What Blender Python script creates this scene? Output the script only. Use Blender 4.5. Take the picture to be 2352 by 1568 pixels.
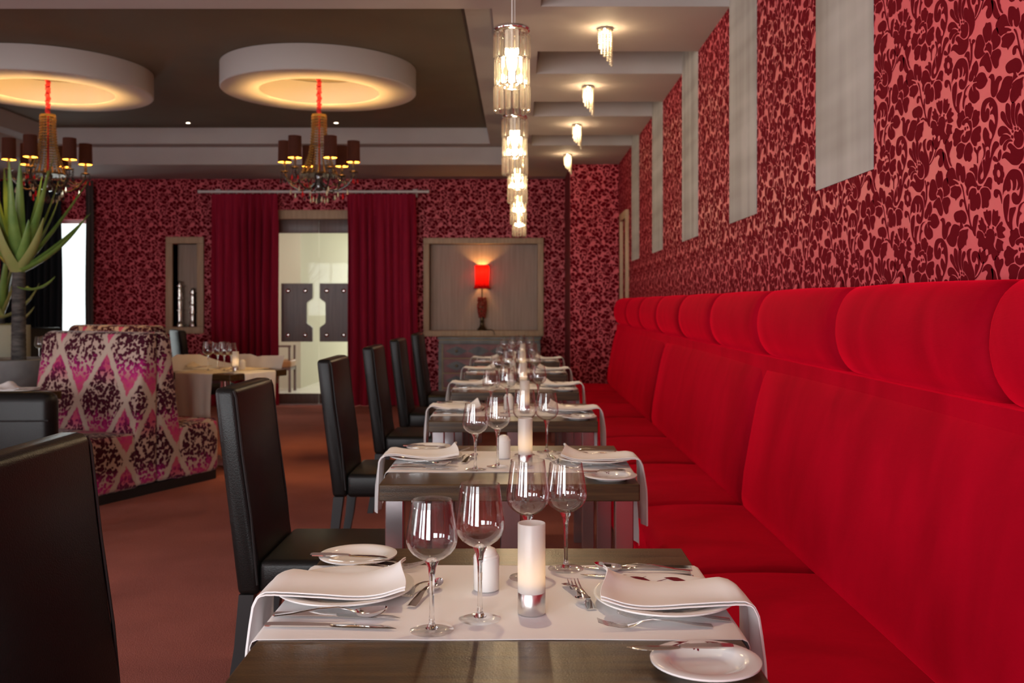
import bpy, bmesh, math, random
from mathutils import Vector, Matrix, noise as mnoise
random.seed(7)
PI = math.pi
D = bpy.data
SC = bpy.context.scene
COL = SC.collection
for o in list(D.objects):
    D.objects.remove(o)

# ------------------------------------------------------------------ camera
cam = D.cameras.new('camera'); camo = D.objects.new('camera', cam); COL.objects.link(camo)
camo.location = (0, 0, 1.30); camo.rotation_euler = (PI / 2, 0, 0)
cam.sensor_width = 36.0; cam.lens = 2200 / 2352 * 36.0
cam.shift_x = -19 / 2352; cam.shift_y = -87 / 2352
cam.clip_start = 0.05; cam.clip_end = 100
cam.dof.use_dof = True; cam.dof.focus_distance = 2.05; cam.dof.aperture_fstop = 6.3
SC.camera = camo
vs = SC.view_settings
vs.view_transform = 'Standard'; vs.look = 'None'; vs.gamma = 1.0; vs.use_curve_mapping = False
vs.exposure = 0.15
SC.cycles.max_bounces = 10; SC.cycles.transmission_bounces = 8; SC.cycles.transparent_max_bounces = 32; SC.cycles.adaptive_threshold = 0.02
SC.cycles.diffuse_bounces = 4; SC.cycles.glossy_bounces = 4
SC.cycles.sample_clamp_indirect = 4.0

# ------------------------------------------------------------------ sky and daylight
W = D.worlds.new('world'); SC.world = W; W.use_nodes = True
W.node_tree.nodes['Background'].inputs[0].default_value = (0.93, 0.97, 1.0, 1)
W.node_tree.nodes['Background'].inputs[1].default_value = 1.6

def area_light(name, loc, rot, sx, sy, energy, color=(1, 1, 1), spread=PI):
    l = D.lights.new(name, 'AREA'); l.shape = 'RECTANGLE'; l.size = sx; l.size_y = sy
    l.energy = energy; l.color = color; l.spread = spread
    o = D.objects.new(name, l); COL.objects.link(o); o.location = loc; o.rotation_euler = rot
    return o
DAY = (0.95, 0.975, 1.0)
# daylight entering by the windows of the rear wall (behind the photographer)
for i, x in enumerate((-5.4, -3.2, -1.0)):
    area_light('rear_window_daylight', (x, -2.62, 1.45), (PI / 2, 0, 0), 1.3, 2.0, 95, DAY)
# daylight entering by the windows of the left wall
for y in (0.6, 3.2):
    area_light('side_window_daylight', (-7.12, y, 1.45), (PI / 2, 0, -PI / 2), 1.4, 2.0, 45, DAY)
# daylight entering the tall window in the back wall
area_light('back_window_daylight', (-5.95, 12.62, 1.3), (PI / 2, 0, PI), 0.95, 2.1, 35, DAY)
# fill lights added to brighten the foyer behind the glass doors, no visible source
area_light('foyer_side_fill', (0.2, 18.0, 1.6), (PI / 2, 0, PI / 2), 4.0, 2.2, 60, (1, 0.98, 0.95))  # added fill from the right, no window stands there
area_light('foyer_entry_fill', (-2.6, 13.3, 2.70), (0.35, 0, 0), 1.2, 0.8, 45, (1, 0.97, 0.9))  # added fill so the cream side wall facing the doors is lit
area_light('foyer_floor_fill', (-3.5, 25.0, 2.70), (0, 0, 0), 4.0, 8.0, 1000, (1, 0.99, 0.96))  # added fill under a closed ceiling, makes the far floor look sunlit

# ------------------------------------------------------------------ helpers
def mesh_from(verts, faces, name='m', smooth=False):
    me = D.meshes.new(name); me.from_pydata([tuple(v) for v in verts], [], faces); me.update()
    if smooth:
        for p in me.polygons: p.use_smooth = True
    return me

def bm_done(bm, smooth=False, recalc=True):
    if recalc: bmesh.ops.recalc_face_normals(bm, faces=bm.faces[:])
    me = D.meshes.new('m'); bm.to_mesh(me); bm.free()
    if smooth:
        for p in me.polygons: p.use_smooth = True
    return me

def auto_smooth(me, ang=0.7):
    for p in me.polygons: p.use_smooth = True
    try: me.set_sharp_from_angle(angle=ang)
    except Exception: pass
    return me

def add_box(bm, x0, x1, y0, y1, z0, z1):
    v = [bm.verts.new(p) for p in ((x0, y0, z0), (x1, y0, z0), (x1, y1, z0), (x0, y1, z0), (x0, y0, z1), (x1, y0, z1), (x1, y1, z1), (x0, y1, z1))]
    for f in ((0, 3, 2, 1), (4, 5, 6, 7), (0, 1, 5, 4), (1, 2, 6, 5), (2, 3, 7, 6), (3, 0, 4, 7)):
        bm.faces.new([v[i] for i in f])

def box_me(x0, x1, y0, y1, z0, z1, bev=0.0, seg=2):
    bm = bmesh.new(); add_box(bm, x0, x1, y0, y1, z0, z1)
    if bev: bmesh.ops.bevel(bm, geom=bm.edges[:], offset=bev, segments=seg, affect='EDGES', profile=0.5)
    me = bm_done(bm)
    return auto_smooth(me, 0.6) if bev else me

def boxes_me(lst, bev=0.0):
    bm = bmesh.new()
    for b in lst: add_box(bm, *b)
    if bev: bmesh.ops.bevel(bm, geom=bm.edges[:], offset=bev, segments=2, affect='EDGES', profile=0.5)
    return bm_done(bm)

def add_lathe(bm, prof, n=24, c=(0, 0, 0), sx=1, sy=1):
    rings = []
    for r, z in prof:
        if r < 1e-6: rings.append([bm.verts.new((c[0], c[1], c[2] + z))])
        else: rings.append([bm.verts.new((c[0] + r * sx * math.cos(2 * PI * k / n), c[1] + r * sy * math.sin(2 * PI * k / n), c[2] + z)) for k in range(n)])
    for a, b in zip(rings, rings[1:]):
        for k in range(n):
            k2 = (k + 1) % n
            if len(a) == 1 and len(b) == 1: continue
            if len(a) == 1: bm.faces.new((a[0], b[k], b[k2]))
            elif len(b) == 1: bm.faces.new((a[k], a[k2], b[0]))
            else: bm.faces.new((a[k], a[k2], b[k2], b[k]))

def lathe_me(prof, n=24, smooth=True, ang=0.8):
    bm = bmesh.new(); add_lathe(bm, prof, n); me = bm_done(bm)
    return auto_smooth(me, ang) if smooth else me

def add_tube(bm, pts, r, n=8, cap=True):
    pts = [Vector(p) for p in pts]
    rs = r if isinstance(r, (list, tuple)) else [r] * len(pts)
    rings = []; up0 = None
    for i, p in enumerate(pts):
        t = (pts[min(i + 1, len(pts) - 1)] - pts[max(i - 1, 0)]).normalized()
        if up0 is None:
            up0 = Vector((0, 0, 1)) if abs(t.z) < 0.9 else Vector((1, 0, 0))
        a = t.cross(up0)
        if a.length < 1e-5: a = t.orthogonal()
        a.normalize(); b = a.cross(t).normalized(); up0 = b
        rings.append([bm.verts.new(p + (a * math.cos(2 * PI * k / n) + b * math.sin(2 * PI * k / n)) * rs[i]) for k in range(n)])
    for a, b in zip(rings, rings[1:]):
        for k in range(n): bm.faces.new((a[k], a[(k + 1) % n], b[(k + 1) % n], b[k]))
    if cap:
        bm.faces.new(rings[0][::-1]); bm.faces.new(rings[-1])

def tube_me(pts, r, n=8):
    bm = bmesh.new(); add_tube(bm, pts, r, n); return auto_smooth(bm_done(bm), 0.9)

def add_ball(bm, c, r, seg=8, rings=6, sz=1.0):
    add_lathe(bm, [(r * math.sin(PI * i / rings), -r * sz * math.cos(PI * i / rings)) for i in range(rings + 1)], seg, c)

def extrude_me(poly, axis, a0, a1, bev=0.0, seg=3):
    """polygon of 2D points extruded along axis ('x': pts are (y,z); 'y': (x,z); 'z': (x,y))"""
    bm = bmesh.new()
    def P(p, a): return {'x': (a, p[0], p[1]), 'y': (p[0], a, p[1]), 'z': (p[0], p[1], a)}[axis]
    v0 = [bm.verts.new(P(p, a0)) for p in poly]; v1 = [bm.verts.new(P(p, a1)) for p in poly]
    n = len(poly)
    bm.faces.new(v0); bm.faces.new(v1[::-1])
    for i in range(n): bm.faces.new((v0[i], v1[i], v1[(i + 1) % n], v0[(i + 1) % n]))
    bmesh.ops.recalc_face_normals(bm, faces=bm.faces[:])
    if bev: bmesh.ops.bevel(bm, geom=bm.edges[:], offset=bev, segments=seg, affect='EDGES', profile=0.5)
    return auto_smooth(bm_done(bm), 0.6)

def grid_me(fn, nu, nv, thick=0.0, smooth=True):
    verts = [fn(i / nu, j / nv) for j in range(nv + 1) for i in range(nu + 1)]
    faces = [(j * (nu + 1) + i, j * (nu + 1) + i + 1, (j + 1) * (nu + 1) + i + 1, (j + 1) * (nu + 1) + i) for j in range(nv) for i in range(nu)]
    bm = bmesh.new(); vv = [bm.verts.new(v) for v in verts]
    for f in faces: bm.faces.new([vv[k] for k in f])
    bm.normal_update()
    if thick:
        bmesh.ops.solidify(bm, geom=bm.faces[:], thickness=thick)
    me = bm_done(bm)
    return auto_smooth(me, 0.9) if smooth else me

def box_uv(me):
    uv = me.uv_layers.new(name='UVMap')
    for p in me.polygons:
        n = p.normal; ax = max(range(3), key=lambda k: abs(n[k]))
        for li in p.loop_indices:
            c = me.vertices[me.loops[li].vertex_index].co
            uv.data[li].uv = ((c.y, c.z), (c.x, c.z), (c.x, c.y))[ax]
    return me

def obj(name, me, mat=None, parent=None, loc=None, rot=None):
    o = D.objects.new(name, me); COL.objects.link(o)
    if mat and me and not me.materials: me.materials.append(mat)
    if parent: o.parent = parent
    if loc: o.location = loc
    if rot: o.rotation_euler = rot
    return o

def tag(o, label, cat, group=None):
    o['label'] = label; o['category'] = cat
    if group: o['group'] = group
    return o

def thing(name, label, cat, loc=(0, 0, 0), rotz=0.0, group=None):
    o = D.objects.new(name, None); COL.objects.link(o); o.empty_display_size = 0.05
    o.location = loc; o.rotation_euler = (0, 0, rotz)
    return tag(o, label, cat, group)

def struct(name, me, mat, parent=None):
    o = obj(name, me, mat, parent)
    if not parent: o['kind'] = 'structure'
    return o

KIDS = {}
def copy_tree(o, parent=None):
    c = o.copy(); COL.objects.link(c); c.parent = parent
    for k in [k for k in o.children]:
        copy_tree(k, c)
    return c

ORD = ['first', 'second', 'third', 'fourth', 'fifth', 'sixth']

# ------------------------------------------------------------------ materials
def nmat(name):
    m = D.materials.new(name); m.use_nodes = True
    nt = m.node_tree; nt.nodes.clear()
    out = nt.nodes.new('ShaderNodeOutputMaterial')
    return m, nt, out

def node(nt, typ, **kw):
    n = nt.nodes.new(typ)
    for k, v in kw.items():
        if k == 'inputs':
            for ik, iv in v.items():
                n.inputs[ik].default_value = iv
        else: setattr(n, k, v)
    return n

def pbsdf(nt, out, color=(0.5, 0.5, 0.5), rough=0.5, metal=0.0, spec=0.5, sheen=0.0, coat=0.0, trans=0.0, sheen_tint=None, sheen_rough=0.4):
    b = nt.nodes.new('ShaderNodeBsdfPrincipled')
    b.inputs['Base Color'].default_value = (*color, 1)
    b.inputs['Roughness'].default_value = rough; b.inputs['Metallic'].default_value = metal
    b.inputs['Specular IOR Level'].default_value = spec
    b.inputs['Sheen Weight'].default_value = sheen; b.inputs['Sheen Roughness'].default_value = sheen_rough
    if sheen_tint: b.inputs['Sheen Tint'].default_value = (*sheen_tint, 1)
    b.inputs['Coat Weight'].default_value = coat
    b.inputs['Transmission Weight'].default_value = trans
    nt.links.new(b.outputs[0], out.inputs[0])
    return b

def add_bump(nt, b, scale=80, strength=0.2, dist=0.002, detail=3, vec=None, typ='noise', stretch=None):
    tc = node(nt, 'ShaderNodeTexCoord')
    src = tc.outputs['Object']
    if stretch:
        mp = node(nt, 'ShaderNodeMapping'); mp.inputs['Scale'].default_value = stretch
        nt.links.new(src, mp.inputs[0]); src = mp.outputs[0]
    if typ == 'noise':
        t = node(nt, 'ShaderNodeTexNoise', inputs={'Scale': scale, 'Detail': detail}); o = t.outputs[0]
    else:
        t = node(nt, 'ShaderNodeTexVoronoi', inputs={'Scale': scale}); o = t.outputs['Distance']
    nt.links.new(src, t.inputs['Vector'])
    bp = node(nt, 'ShaderNodeBump', inputs={'Strength': strength, 'Distance': dist})
    nt.links.new(o, bp.inputs['Height']); nt.links.new(bp.outputs[0], b.inputs['Normal'])
    return o

def ramp(nt, src, stops, interp='LINEAR'):
    r = node(nt, 'ShaderNodeValToRGB'); r.color_ramp.interpolation = interp
    el = r.color_ramp.elements
    while len(el) > 1: el.remove(el[-1])
    el[0].position = stops[0][0]; el[0].color = (*stops[0][1], 1)
    for p, c in stops[1:]:
        e = el.new(p); e.color = (*c, 1)
    nt.links.new(src, r.inputs[0])
    return r.outputs[0]

def noise_col(nt, b, c1, c2, scale=5, detail=4, stretch=None, lo=0.35, hi=0.65):
    tc = node(nt, 'ShaderNodeTexCoord'); src = tc.outputs['Object']
    if stretch:
        mp = node(nt, 'ShaderNodeMapping'); mp.inputs['Scale'].default_value = stretch
        nt.links.new(src, mp.inputs[0]); src = mp.outputs[0]
    t = node(nt, 'ShaderNodeTexNoise', inputs={'Scale': scale, 'Detail': detail})
    nt.links.new(src, t.inputs['Vector'])
    nt.links.new(ramp(nt, t.outputs[0], [(lo, c1), (hi, c2)]), b.inputs['Base Color'])

def simple(name, color, rough=0.5, metal=0.0, spec=0.5, bump=None, var=None, **kw):
    m, nt, out = nmat(name); b = pbsdf(nt, out, color, rough, metal, spec, **kw)
    if bump: add_bump(nt, b, **bump)
    if var: noise_col(nt, b, color, var[0], *var[1:2], **(var[2] if len(var) > 2 else {}))
    return m

def emit_mat(name, color, strength):
    m, nt, out = nmat(name)
    e = node(nt, 'ShaderNodeEmission', inputs={'Color': (*color, 1), 'Strength': strength})
    nt.links.new(e.outputs[0], out.inputs[0])
    return m

M = {}
M['paper'] = simple('wallpaper_pink_ground', (0.62, 0.09, 0.115), 0.45, spec=0.35, bump=dict(scale=300, strength=0.08, dist=0.0005))
M['flock'] = simple('wallpaper_dark_red_flock', (0.115, 0.001, 0.006), 0.95, spec=0.1, sheen=0.15, sheen_tint=(0.6, 0.02, 0.05))
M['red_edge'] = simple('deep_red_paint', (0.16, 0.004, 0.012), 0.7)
M['soffit'] = simple('warm_grey_ceiling_paint', (0.40, 0.355, 0.335), 0.75, spec=0.25, var=((0.43, 0.385, 0.365), 2.0))
M['upper'] = simple('dark_brown_ceiling_paint', (0.145, 0.118, 0.082), 0.75, spec=0.2, var=((0.16, 0.13, 0.092), 2.0))
M['ring'] = simple('pale_ceiling_ring_paint', (0.47, 0.43, 0.40), 0.6, spec=0.3)
M['carpet'] = simple('brown_red_carpet', (0.165, 0.050, 0.036), 1.0, spec=0.05, bump=dict(scale=260, strength=0.9, dist=0.006, detail=4))
nt = M['carpet'].node_tree
b = [n for n in nt.nodes if n.type == 'BSDF_PRINCIPLED'][0]
tc = node(nt, 'ShaderNodeTexCoord')
n1 = node(nt, 'ShaderNodeTexNoise', inputs={'Scale': 230.0, 'Detail': 3.0}); n2 = node(nt, 'ShaderNodeTexNoise', inputs={'Scale': 1.6, 'Detail': 4.0})
nt.links.new(tc.outputs['Object'], n1.inputs['Vector']); nt.links.new(tc.outputs['Object'], n2.inputs['Vector'])
mx = node(nt, 'ShaderNodeMix', data_type='RGBA', blend_type='MULTIPLY'); mx.inputs[0].default_value = 0.8
nt.links.new(ramp(nt, n1.outputs[0], [(0.35, (0.26, 0.085, 0.066)), (0.65, (0.47, 0.17, 0.135))]), mx.inputs[6])
nt.links.new(ramp(nt, n2.outputs[0], [(0.3, (0.72, 0.70, 0.70)), (0.7, (1.1, 1.05, 1.05))]), mx.inputs[7])
nt.links.new(mx.outputs[2], b.inputs['Base Color'])

# grey woven panel on wall
m, nt, out = nmat('grey_woven_panel'); b = pbsdf(nt, out, (0.36, 0.34, 0.315), 0.8, spec=0.25); M['stripe'] = m
tc = node(nt, 'ShaderNodeTexCoord')
def band(scale_vec, sc):
    mp = node(nt, 'ShaderNodeMapping'); mp.inputs['Scale'].default_value = scale_vec
    t = node(nt, 'ShaderNodeTexNoise', inputs={'Scale': sc, 'Detail': 1.5, 'Roughness': 0.5})
    nt.links.new(tc.outputs['Object'], mp.inputs[0]); nt.links.new(mp.outputs[0], t.inputs['Vector']); return t.outputs[0]
h = band((1, 0.5, 6), 1.5); v = band((1, 7, 0.4), 1.5)
ad = node(nt, 'ShaderNodeMath', operation='ADD'); nt.links.new(h, ad.inputs[0]); nt.links.new(v, ad.inputs[1])
hf = node(nt, 'ShaderNodeMath', operation='MULTIPLY'); hf.inputs[1].default_value = 0.5; nt.links.new(ad.outputs[0], hf.inputs[0])
nt.links.new(ramp(nt, hf.outputs[0], [(0.35, (0.29, 0.27, 0.25)), (0.65, (0.44, 0.425, 0.405))]), b.inputs['Base Color'])

# red velvet
m, nt, out = nmat('red_velvet'); b = pbsdf(nt, out, (0.50, 0.003, 0.012), 0.75, spec=0.03, sheen=0.8, sheen_tint=(1.0, 0.004, 0.03), sheen_rough=0.45); M['velvet'] = m
tc = node(nt, 'ShaderNodeTexCoord')
n1 = node(nt, 'ShaderNodeTexNoise', inputs={'Scale': 3.0, 'Detail': 5.0, 'Distortion': 0.6})
mp = node(nt, 'ShaderNodeMapping'); mp.inputs['Scale'].default_value = (1, 1.7, 0.8)
nt.links.new(tc.outputs['Object'], mp.inputs[0]); nt.links.new(mp.outputs[0], n1.inputs['Vector'])
nt.links.new(ramp(nt, n1.outputs[0], [(0.25, (0.20, 0.0006, 0.007)), (0.75, (0.39, 0.0012, 0.015))]), b.inputs['Base Color'])
mp2 = node(nt, 'ShaderNodeMapping'); mp2.inputs['Scale'].default_value = (40, 40, 600)
n2 = node(nt, 'ShaderNodeTexNoise', inputs={'Scale': 1.0, 'Detail': 2.0})
nt.links.new(tc.outputs['Object'], mp2.inputs[0]); nt.links.new(mp2.outputs[0], n2.inputs['Vector'])
bp = node(nt, 'ShaderNodeBump', inputs={'Strength': 0.35, 'Distance': 0.0015}); nt.links.new(n2.outputs[0], bp.inputs['Height']); nt.links.new(bp.outputs[0], b.inputs['Normal'])

M['leather'] = simple('black_leather', (0.006, 0.0058, 0.0055), 0.36, spec=0.26, bump=dict(scale=260, strength=0.25, dist=0.0012, typ='voronoi'))
M['piping'] = simple('black_leather_piping', (0.008, 0.008, 0.008), 0.5)
M['black_wood'] = simple('black_stained_wood', (0.012, 0.012, 0.013), 0.45)
# dark brown table veneer
m, nt, out = nmat('dark_wenge_veneer'); b = pbsdf(nt, out, (0.04, 0.026, 0.016), 0.30, spec=0.42); M['wenge'] = m
tc = node(nt, 'ShaderNodeTexCoord'); mp = node(nt, 'ShaderNodeMapping'); mp.inputs['Scale'].default_value = (2.0, 30, 30)
t = node(nt, 'ShaderNodeTexNoise', inputs={'Scale': 2.2, 'Detail': 6.0, 'Distortion': 0.3})
nt.links.new(tc.outputs['Object'], mp.inputs[0]); nt.links.new(mp.outputs[0], t.inputs['Vector'])
nt.links.new(ramp(nt, t.outputs[0], [(0.3, (0.026, 0.013, 0.005)), (0.7, (0.095, 0.054, 0.020))]), b.inputs['Base Color'])
n2 = node(nt, 'ShaderNodeTexNoise', inputs={'Scale': 330.0, 'Detail': 2.0}); nt.links.new(tc.outputs['Object'], n2.inputs['Vector'])
bp = node(nt, 'ShaderNodeBump', inputs={'Strength': 0.30, 'Distance': 0.0012}); nt.links.new(n2.outputs[0], bp.inputs['Height']); nt.links.new(bp.outputs[0], b.inputs['Normal'])
M['leg_mauve'] = simple('satin_steel_leg', (0.50, 0.45, 0.46), 0.16, metal=0.92)
M['chrome'] = simple('polished_steel', (0.80, 0.79, 0.78), 0.10, metal=1.0)
M['brushed'] = simple('brushed_steel', (0.72, 0.70, 0.68), 0.28, metal=1.0, bump=dict(scale=60, strength=0.15, dist=0.001, stretch=(1, 1, 0.02)))
M['china'] = simple('white_china', (0.80, 0.79, 0.775), 0.12, spec=0.55)
M['leafprint'] = simple('dark_red_leaf_print', (0.15, 0.004, 0.014), 0.15)
M['linen'] = simple('white_linen', (0.78, 0.76, 0.755), 0.85, spec=0.15, sheen=0.1, bump=dict(scale=700, strength=0.12, dist=0.0006))
M['linen_cream'] = simple('cream_linen', (0.62, 0.55, 0.47), 0.85, spec=0.15, bump=dict(scale=700, strength=0.12, dist=0.0006))

# clear blown glass
m, nt, out = nmat('clear_glass'); g = node(nt, 'ShaderNodeBsdfGlass', inputs={'Roughness': 0.0, 'IOR': 1.47, 'Color': (0.985, 0.99, 0.99, 1)})
tr = node(nt, 'ShaderNodeBsdfTransparent', inputs={'Color': (0.97, 0.975, 0.975, 1)})
mxs = node(nt, 'ShaderNodeMixShader'); mxs.inputs[0].default_value = 0.0
nt.links.new(g.outputs[0], mxs.inputs[1]); nt.links.new(tr.outputs[0], mxs.inputs[2]); nt.links.new(mxs.outputs[0], out.inputs[0]); M['glass'] = m
M['thinglass'] = None
# crystal prisms: mostly refracting, part straight transmission
m, nt, out = nmat('cut_crystal'); g = node(nt, 'ShaderNodeBsdfGlass', inputs={'Roughness': 0.0, 'IOR': 1.52, 'Color': (1, 0.985, 0.94, 1)})
tr = node(nt, 'ShaderNodeBsdfTransparent', inputs={'Color': (1, 0.98, 0.93, 1)})
mxs = node(nt, 'ShaderNodeMixShader'); mxs.inputs[0].default_value = 0.40
nt.links.new(g.outputs[0], mxs.inputs[1]); nt.links.new(tr.outputs[0], mxs.inputs[2])
tl = node(nt, 'ShaderNodeBsdfTranslucent', inputs={'Color': (0.95, 0.90, 0.78, 1)}); mx3 = node(nt, 'ShaderNodeMixShader'); mx3.inputs[0].default_value = 0.010
nt.links.new(mxs.outputs[0], mx3.inputs[1]); nt.links.new(tl.outputs[0], mx3.inputs[2]); nt.links.new(mx3.outputs[0], out.inputs[0]); M['crystal'] = m
def glassy(name, col, base=0.045, rough=0.0, power=5.0):
    m, nt, out = nmat(name)
    g = node(nt, 'ShaderNodeBsdfGlossy', inputs={'Roughness': rough, 'Color': (1, 1, 1, 1)})
    tr = node(nt, 'ShaderNodeBsdfTransparent', inputs={'Color': (*col, 1)})
    lw = node(nt, 'ShaderNodeLayerWeight', inputs={'Blend': 0.5}); mxs = node(nt, 'ShaderNodeMixShader')
    pw = node(nt, 'ShaderNodeMath', operation='POWER'); pw.inputs[1].default_value = power; nt.links.new(lw.outputs['Facing'], pw.inputs[0])
    ma = node(nt, 'ShaderNodeMath', operation='MULTIPLY_ADD'); ma.inputs[1].default_value = 0.94; ma.inputs[2].default_value = base; nt.links.new(pw.outputs[0], ma.inputs[0])
    nt.links.new(ma.outputs[0], mxs.inputs[0]); nt.links.new(tr.outputs[0], mxs.inputs[1]); nt.links.new(g.outputs[0], mxs.inputs[2]); nt.links.new(mxs.outputs[0], out.inputs[0]); return m
M['thinglass'] = glassy('thin_clear_glass', (0.985, 0.99, 0.99), 0.06, 0.0, 3.6)
M['pane'] = glassy('door_glass', (0.95, 0.975, 0.96), 0.006)
M['redglass'] = simple('red_crystal', (0.45, 0.005, 0.01), 0.08, spec=0.8)
M['smoke'] = simple('dark_crystal_bead', (0.03, 0.022, 0.018), 0.08, spec=0.9)
M['goldbead'] = simple('amber_gold_bead', (0.35, 0.20, 0.05), 0.15, metal=0.6)
# frosted candle glass
m, nt, out = nmat('frosted_glass')
d = node(nt, 'ShaderNodeBsdfDiffuse', inputs={'Color': (0.82, 0.80, 0.79, 1)}); t = node(nt, 'ShaderNodeBsdfTranslucent', inputs={'Color': (0.84, 0.81, 0.78, 1)})
gl = node(nt, 'ShaderNodeBsdfGlossy', inputs={'Roughness': 0.35}); m1 = node(nt, 'ShaderNodeMixShader'); m1.inputs[0].default_value = 0.55; m2 = node(nt, 'ShaderNodeMixShader'); m2.inputs[0].default_value = 0.05
nt.links.new(d.outputs[0], m1.inputs[1]); nt.links.new(t.outputs[0], m1.inputs[2]); nt.links.new(m1.outputs[0], m2.inputs[1]); nt.links.new(gl.outputs[0], m2.inputs[2]); nt.links.new(m2.outputs[0], out.inputs[0]); M['frost'] = m
def shade_mat(name, dif, trn, f=0.5):
    m, nt, out = nmat(name)
    d = node(nt, 'ShaderNodeBsdfDiffuse', inputs={'Color': (*dif, 1)}); t = node(nt, 'ShaderNodeBsdfTranslucent', inputs={'Color': (*trn, 1)})
    m1 = node(nt, 'ShaderNodeMixShader'); m1.inputs[0].default_value = f
    nt.links.new(d.outputs[0], m1.inputs[1]); nt.links.new(t.outputs[0], m1.inputs[2]); nt.links.new(m1.outputs[0], out.inputs[0]); return m
M['redshade'] = shade_mat('red_silk_shade', (0.36, 0.003, 0.006), (0.34, 0.004, 0.004), 0.5)
M['brownshade'] = simple('brown_velvet_shade', (0.055, 0.018, 0.012), 0.9, spec=0.1, sheen=0.3, sheen_tint=(0.5, 0.15, 0.1))
M['goldlining'] = simple('gold_shade_lining', (0.85, 0.45, 0.10), 0.5)
M['bead'] = shade_mat('bright_crystal_bead', (0.80, 0.74, 0.62), (0.80, 0.74, 0.60), 0.5)
M['bulb_warm'] = emit_mat('warm_bulb', (1.0, 0.62, 0.22), 30.0)
M['bulb_white'] = emit_mat('warm_white_bulb', (1.0, 0.80, 0.50), 45.0)
M['flame'] = emit_mat('candle_flame', (1.0, 0.66, 0.30), 9.0)
M['spot'] = emit_mat('downlight_lamp', (1.0, 0.85, 0.62), 30.0)
M['curtain'] = simple('wine_red_curtain', (0.30, 0.010, 0.035), 0.8, spec=0.15, sheen=0.35, sheen_tint=(0.9, 0.1, 0.2), bump=dict(scale=500, strength=0.1, dist=0.001))
M['blackcurtain'] = simple('black_curtain', (0.006, 0.007, 0.009), 0.75, spec=0.2)
M['browncurtain'] = simple('dark_brown_curtain', (0.05, 0.03, 0.025), 0.8)
M['whitemetal'] = simple('white_painted_metal', (0.70, 0.68, 0.66), 0.35)
M['oak'] = simple('limed_oak_frame', (0.40, 0.27, 0.165), 0.6, var=((0.48, 0.335, 0.21), 3.0, dict(stretch=(12, 12, 1.0))))
M['oakback'] = simple('grey_brown_wood_panel', (0.33, 0.235, 0.18), 0.6, var=((0.40, 0.29, 0.225), 3.0, dict(stretch=(14, 14, 0.6))))
M['darkwood'] = simple('dark_brown_door_wood', (0.11, 0.072, 0.064), 0.4, var=((0.14, 0.095, 0.082), 3.0, dict(stretch=(14, 14, 0.8))))
M['cream'] = simple('cream_wall_paint', (0.55, 0.52, 0.39), 0.7)
M['olivewall'] = simple('olive_taupe_wall_paint', (0.20, 0.185, 0.115), 0.8)
M['creamwhite'] = simple('white_ceiling_paint', (0.80, 0.80, 0.77), 0.7)
M['tile'] = simple('pale_floor_tile', (0.72, 0.68, 0.58), 0.25, var=((0.76, 0.72, 0.63), 1.5))
M['tan'] = simple('tan_leather', (0.30, 0.13, 0.045), 0.45)
M['silver'] = simple('hammered_silver', (0.75, 0.73, 0.68), 0.2, metal=1.0, bump=dict(scale=60, strength=0.6, dist=0.003, typ='voronoi'))
M['bronze'] = simple('aged_bronze', (0.10, 0.065, 0.03), 0.35, metal=0.8)
M['coral'] = simple('red_coral_beads', (0.30, 0.03, 0.015), 0.4)
M['black'] = simple('black_plastic', (0.01, 0.01, 0.01), 0.5)
M['leaf'] = simple('aloe_green_leaf', (0.10, 0.21, 0.04), 0.42, spec=0.5, var=((0.20, 0.31, 0.07), 5.0))
M['leafpale'] = simple('aloe_pale_green_leaf', (0.26, 0.30, 0.09), 0.45, var=((0.34, 0.33, 0.12), 5.0))
M['trunk'] = simple('dark_ringed_trunk', (0.022, 0.02, 0.019), 0.85, var=((0.10, 0.09, 0.08), 9.0, dict(stretch=(1, 1, 4.0))), bump=None)
M['stone'] = simple('grey_stone_pot', (0.10, 0.10, 0.10), 0.65, bump=dict(scale=25, strength=0.3, dist=0.004), var=((0.15, 0.15, 0.145), 6.0))
M['soil'] = simple('dark_potting_soil', (0.03, 0.022, 0.016), 1.0)
M['greenglass'] = shade_mat('pale_green_frosted_glass', (0.55, 0.58, 0.47), (0.62, 0.64, 0.52), 0.5)
M['chestmauve'] = simple('mauve_painted_wood', (0.20, 0.095, 0.105), 0.55, var=((0.26, 0.125, 0.135), 8.0))
M['chestgrey'] = simple('slate_blue_painted_wood', (0.15, 0.165, 0.165), 0.55, var=((0.22, 0.235, 0.23), 8.0))
M['chestdiamond'] = simple('dark_slate_painted_diamond', (0.07, 0.08, 0.09), 0.5, var=((0.13, 0.14, 0.145), 12.0))
M['chestgold'] = simple('worn_gold_paint', (0.40, 0.30, 0.13), 0.45)
M['redcloth'] = simple('red_gathered_fabric', (0.50, 0.010, 0.010), 0.8, sheen=0.2)

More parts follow.
